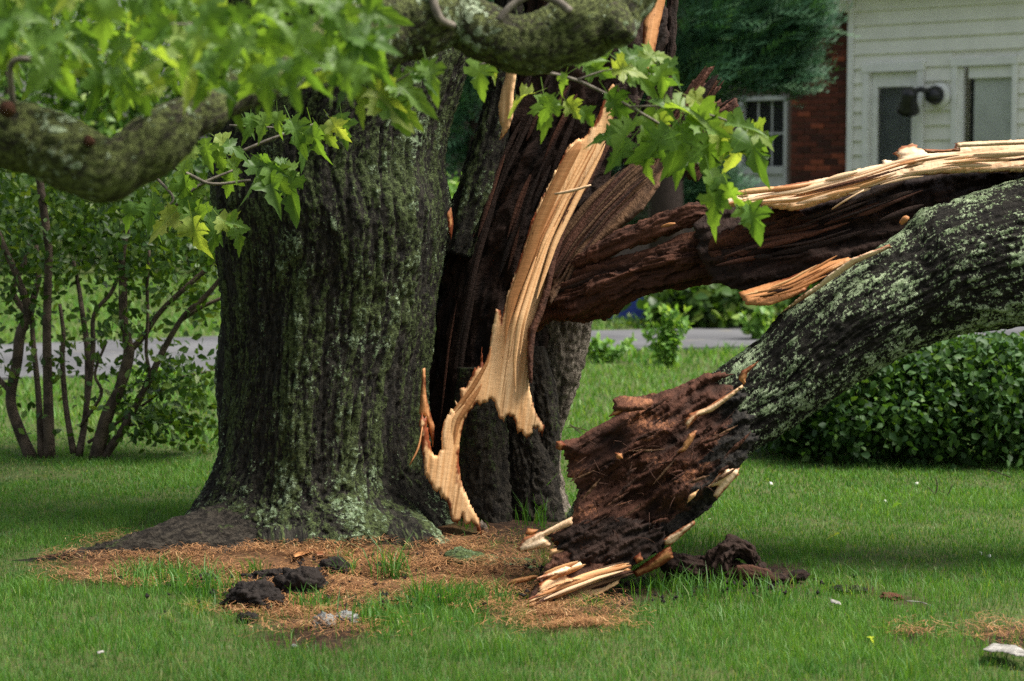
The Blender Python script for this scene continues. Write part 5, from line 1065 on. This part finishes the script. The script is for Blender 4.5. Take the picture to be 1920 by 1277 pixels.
tube('limb', [(-900, 120, 5.6, 66), (-500, 170, 5.4, 66), (-200, 215, 5.25, 64), (0, 248, 5.2, 63), (80, 268, 5.2, 62), (150, 300, 5.18, 64), (195, 318, 5.18, 64), (240, 302, 5.2, 61), (300, 264, 5.25, 54), (360, 220, 5.35, 46), (430, 178, 5.5, 42), (540, 128, 5.7, 46), (640, 80, 5.85, 58), (720, 54, 5.95, 74), (790, 36, 6.0, 72), (850, 30, 6.05, 56), (905, 58, 6.05, 54), (965, 82, 6.05, 56), (1030, 78, 6.05, 56), (1090, 50, 6.05, 60), (1140, 15, 6.1, 62), (1185, -60, 6.15, 60), (1210, -180, 6.2, 58), (1200, -400, 6.3, 55)], M['bark_limb'], limb, 90, 22, d_limb)
for u, v, Y, r_ in ((110, 262, 5.08, 20), (265, 300, 5.12, 26), (340, 236, 5.3, 20), (900, 92, 5.97, 24), (1010, 50, 6.0, 22), (740, 90, 5.9, 30), (60, 300, 5.12, 18)):
    tube('knot', [(u-r_*.9, v+r_*.2, Y+.09, r_*.5), (u, v, Y+.055, r_*.85), (u+r_*.9, v-r_*.2, Y+.09, r_*.4)], M['bark_limb'], limb, 22, 8, d_limb)
tube('burl', [(1140, 30, 6.05, 40), (1162, 60, 5.98, 30), (1166, 76, 5.96, 14)], M['bark_limb'], limb, 24, 8, d_limb)
tube('burl', [(170, 270, 5.14, 12), (165, 262, 5.08, 9)], M['rot_red'], limb, 12, 4)
tube('burl', [(14, 205, 5.12, 16), (10, 200, 5.06, 10)], M['rot_red'], limb, 12, 4)
for q in ([(815, -60, 5.9, 8), (812, -5, 5.88, 8), (825, 35, 5.88, 8), (850, 48, 5.92, 7)], [(935, 40, 5.95, 7), (960, 10, 5.95, 7), (1000, -10, 5.95, 7), (1040, 0, 5.95, 8), (1070, 22, 5.95, 8)], [(925, 30, 6.1, 5), (970, 38, 6.1, 5), (1010, 28, 6.1, 4), (1040, 0, 6.1, 4)], [(24, 200, 5.15, 6), (24, 116, 5.1, 6), (95, 118, 5.1, 5)], [(860, 8, 6.1, 10), (820, -60, 6.2, 12), (790, -160, 6.3, 14)]):
    tube('twig', q, M['twig'], limb, 8, 6)
# blurred leaf mass at upper left
random.seed(11)
def lim_v(u): return np.interp(u, [-60, 0, 60, 130, 220, 300, 380, 470, 560, 640, 720], [150, 150, 150, 185, 220, 232, 240, 255, 245, 215, 150])
cent = []
for k in range(92):
    u = random.uniform(-60, 690); v = random.uniform(-70, 1)*.55 + lim_v(u)*random.random()**.8 - 60; cent.append((u, v, random.uniform(4.5, 5.6)))
for (u, v, Y) in cent:
    for k in range(random.choice((2, 3, 3, 4))):
        a = -90 + random.gauss(0, 55); put_leaf(limb, u+random.gauss(0, 16), v+random.gauss(0, 10), Y+random.uniform(-.1, .1), random.uniform(62, 96), a)
for k in range(16):
    a = random.choice(cent); b = (a[0]+random.uniform(-120, 120), a[1]-random.uniform(20, 80), a[2]); tube('twig', [(b[0], b[1], b[2]+.05, 2.2), ((a[0]+b[0])/2, (a[1]+b[1])/2-12, a[2]+.03, 2), (a[0], a[1], a[2], 1.3)], M['twig'], limb, 6, 4)
for (u, v, s_, a, Y) in ((672, 120, 110, -55, 5.9), (700, 165, 95, -20, 5.9), (716, 185, 105, -80, 5.9), (735, 150, 95, -30, 5.9), (690, 170, 70, -120, 5.9), (660, 150, 80, -140, 5.9), (720, 125, 60, 10, 5.95), (775, 135, 75, -40, 5.85), (800, 118, 80, -75, 5.85), (745, 190, 70, -60, 5.95)):
    put_leaf(limb, u, v, Y, s_, a)
tube('twig', [(600, 90, 5.9, 3), (660, 130, 5.9, 2.5), (720, 160, 5.9, 2), (790, 125, 5.85, 1.5)], M['twig'], limb, 6, 5)

def leafy_branch(label, twigs, leaves, base):
    e = empty('leafy_branch', P(*base), label, 'branch', 'leafy maple branches hanging down')
    for q in twigs: tube('twig', q, M['twig'], e, 6, 5)
    for lf in leaves: put_leaf(e, *lf)
    return e
random.seed(5)
def L(Y, items): return [(u, v, Y+random.uniform(-.12, .12), s_, a) for u, v, s_, a in items]
leafy_branch('sunlit maple branch hanging in front of the rotten stem at right', [[(985, 128, 6.6, 3.5), (1080, 150, 6.65, 3), (1180, 200, 6.7, 3), (1260, 250, 6.75, 2.5), (1320, 320, 6.8, 2.2), (1390, 378, 6.8, 1.6)], [(1180, 200, 6.7, 2), (1260, 200, 6.7, 2), (1330, 215, 6.75, 1.8), (1400, 240, 6.8, 1.2)], [(1080, 150, 6.65, 2), (1150, 130, 6.65, 1.6), (1230, 140, 6.7, 1.2)], [(985, 128, 6.6, 2.5), (940, 118, 6.55, 2), (900, 120, 6.5, 1.4)]],
    L(6.72, [(895, 112, 70, -75), (915, 118, 60, -40), (1000, 175, 60, 185), (1020, 180, 80, -70), (1040, 185, 62, -120), (1062, 190, 70, -60), (1060, 140, 60, -120), (1085, 125, 75, 20), (1100, 118, 70, -30), (1090, 205, 70, -60), (1135, 115, 62, 70), (1150, 130, 70, -10), (1165, 118, 75, 30), (1175, 125, 85, -40), (1200, 110, 70, 10), (1215, 130, 85, -50), (1235, 125, 80, -70), (1245, 120, 60, -10), (1140, 175, 80, -60), (1165, 190, 90, -70), (1160, 255, 80, -170), (1185, 230, 85, -100), (1205, 215, 90, -40), (1220, 190, 85, -20), (1235, 215, 90, -60), (1250, 200, 75, 10), (1255, 245, 85, -120), (1240, 270, 80, -80), (1275, 235, 90, -80), (1290, 215, 85, -35), (1300, 245, 90, -55), (1260, 290, 85, -95), (1225, 255, 75, -150), (1320, 225, 80, 10), (1340, 235, 95, -50), (1330, 255, 90, -100), (1365, 232, 85, -5), (1390, 238, 100, -35), (1402, 248, 100, -55), (1385, 260, 90, -80), (1375, 250, 85, -110), (1405, 242, 80, -45), (1310, 285, 75, -130), (1330, 320, 85, -95), (1350, 335, 80, -80), (1365, 345, 95, -50), (1345, 360, 80, -100), (1395, 380, 85, -75), (1405, 385, 75, -60), (1290, 180, 70, -30), (1180, 265, 70, -130), (1210, 290, 75, -100), (1270, 265, 80, -60)]), (985, 128, 6.6))
leafy_branch('maple branch with drooping leaves in front of the trunk at left', [[(300, 300, 8.4, 4), (360, 330, 8.4, 3.5), (400, 345, 8.4, 3), (470, 338, 8.4, 2.5)], [(330, 385, 8.4, 2.5), (372, 348, 8.4, 3), (440, 318, 8.42, 2.2)], [(450, 285, 8.5, 3), (510, 260, 8.5, 3), (590, 232, 8.5, 2)], [(290, 330, 8.4, 3), (325, 372, 8.4, 2.5), (300, 395, 8.4, 2)], [(430, 235, 8.5, 2), (530, 240, 8.5, 1.5)]],
    L(8.35, [(385, 262, 65, -100), (405, 258, 70, -60), (420, 270, 60, -20), (395, 275, 70, -80), (370, 280, 60, -140), (430, 300, 60, -50), (440, 315, 70, -110), (470, 300, 75, -70), (490, 300, 70, -30), (500, 312, 75, -60), (515, 305, 70, -10), (535, 310, 70, -50), (480, 320, 75, -100), (505, 330, 75, -80), (540, 330, 75, -70), (520, 210, 60, -80), (500, 215, 55, -110), (545, 225, 65, -60), (560, 245, 75, -85), (585, 235, 80, -80), (600, 240, 70, -50), (470, 215, 60, -100), (460, 225, 55, -60), (350, 300, 55, -100), (300, 370, 75, -120), (285, 375, 75, -80), (320, 385, 75, -70), (340, 375, 80, -90), (360, 385, 80, -60), (330, 395, 75, -120), (380, 400, 75, -50), (395, 410, 75, -80), (410, 405, 70, -40), (425, 415, 65, -30), (440, 420, 55, -60), (360, 410, 75, -100), (250, 380, 65, -130), (345, 330, 60, -60), (375, 345, 60, -120), (620, 225, 70, -70), (640, 215, 65, -100)]), (300, 300, 8.4))

# ------------------------------------------------------------------ torn-off leaves lying on the lawn
for (u, v, spx, a, lb) in ((1690, 962, 26, 20, 'crumpled green leaf fallen on the lawn below the right shrub'), (1572, 1022, 24, 100, 'green leaf fallen on the lawn above the dark crumbs'), (1330, 1168, 24, 200, 'fallen leaf in the grass below the rotten chunk'), (350, 1190, 26, 60, 'fallen leaf in the grass at the lower left'), (1628, 1220, 20, 310, 'small fallen leaf in the grass at the lower right')):
    b = G(u, v); o = bpy.data.objects.new('fallen_leaf', random.choice(LM)); k = spx/(FPX/b[1])
    o.location = (b[0], b[1], ground_h(b[:1], b[1:2])[0]+.045); o.rotation_euler = (random.uniform(-.3, .3), random.uniform(-.3, .3), R(a)); o.scale = (k, k, k)
    COL.objects.link(o); prop(o, lb, 'leaf', 'leaves fallen on the lawn')
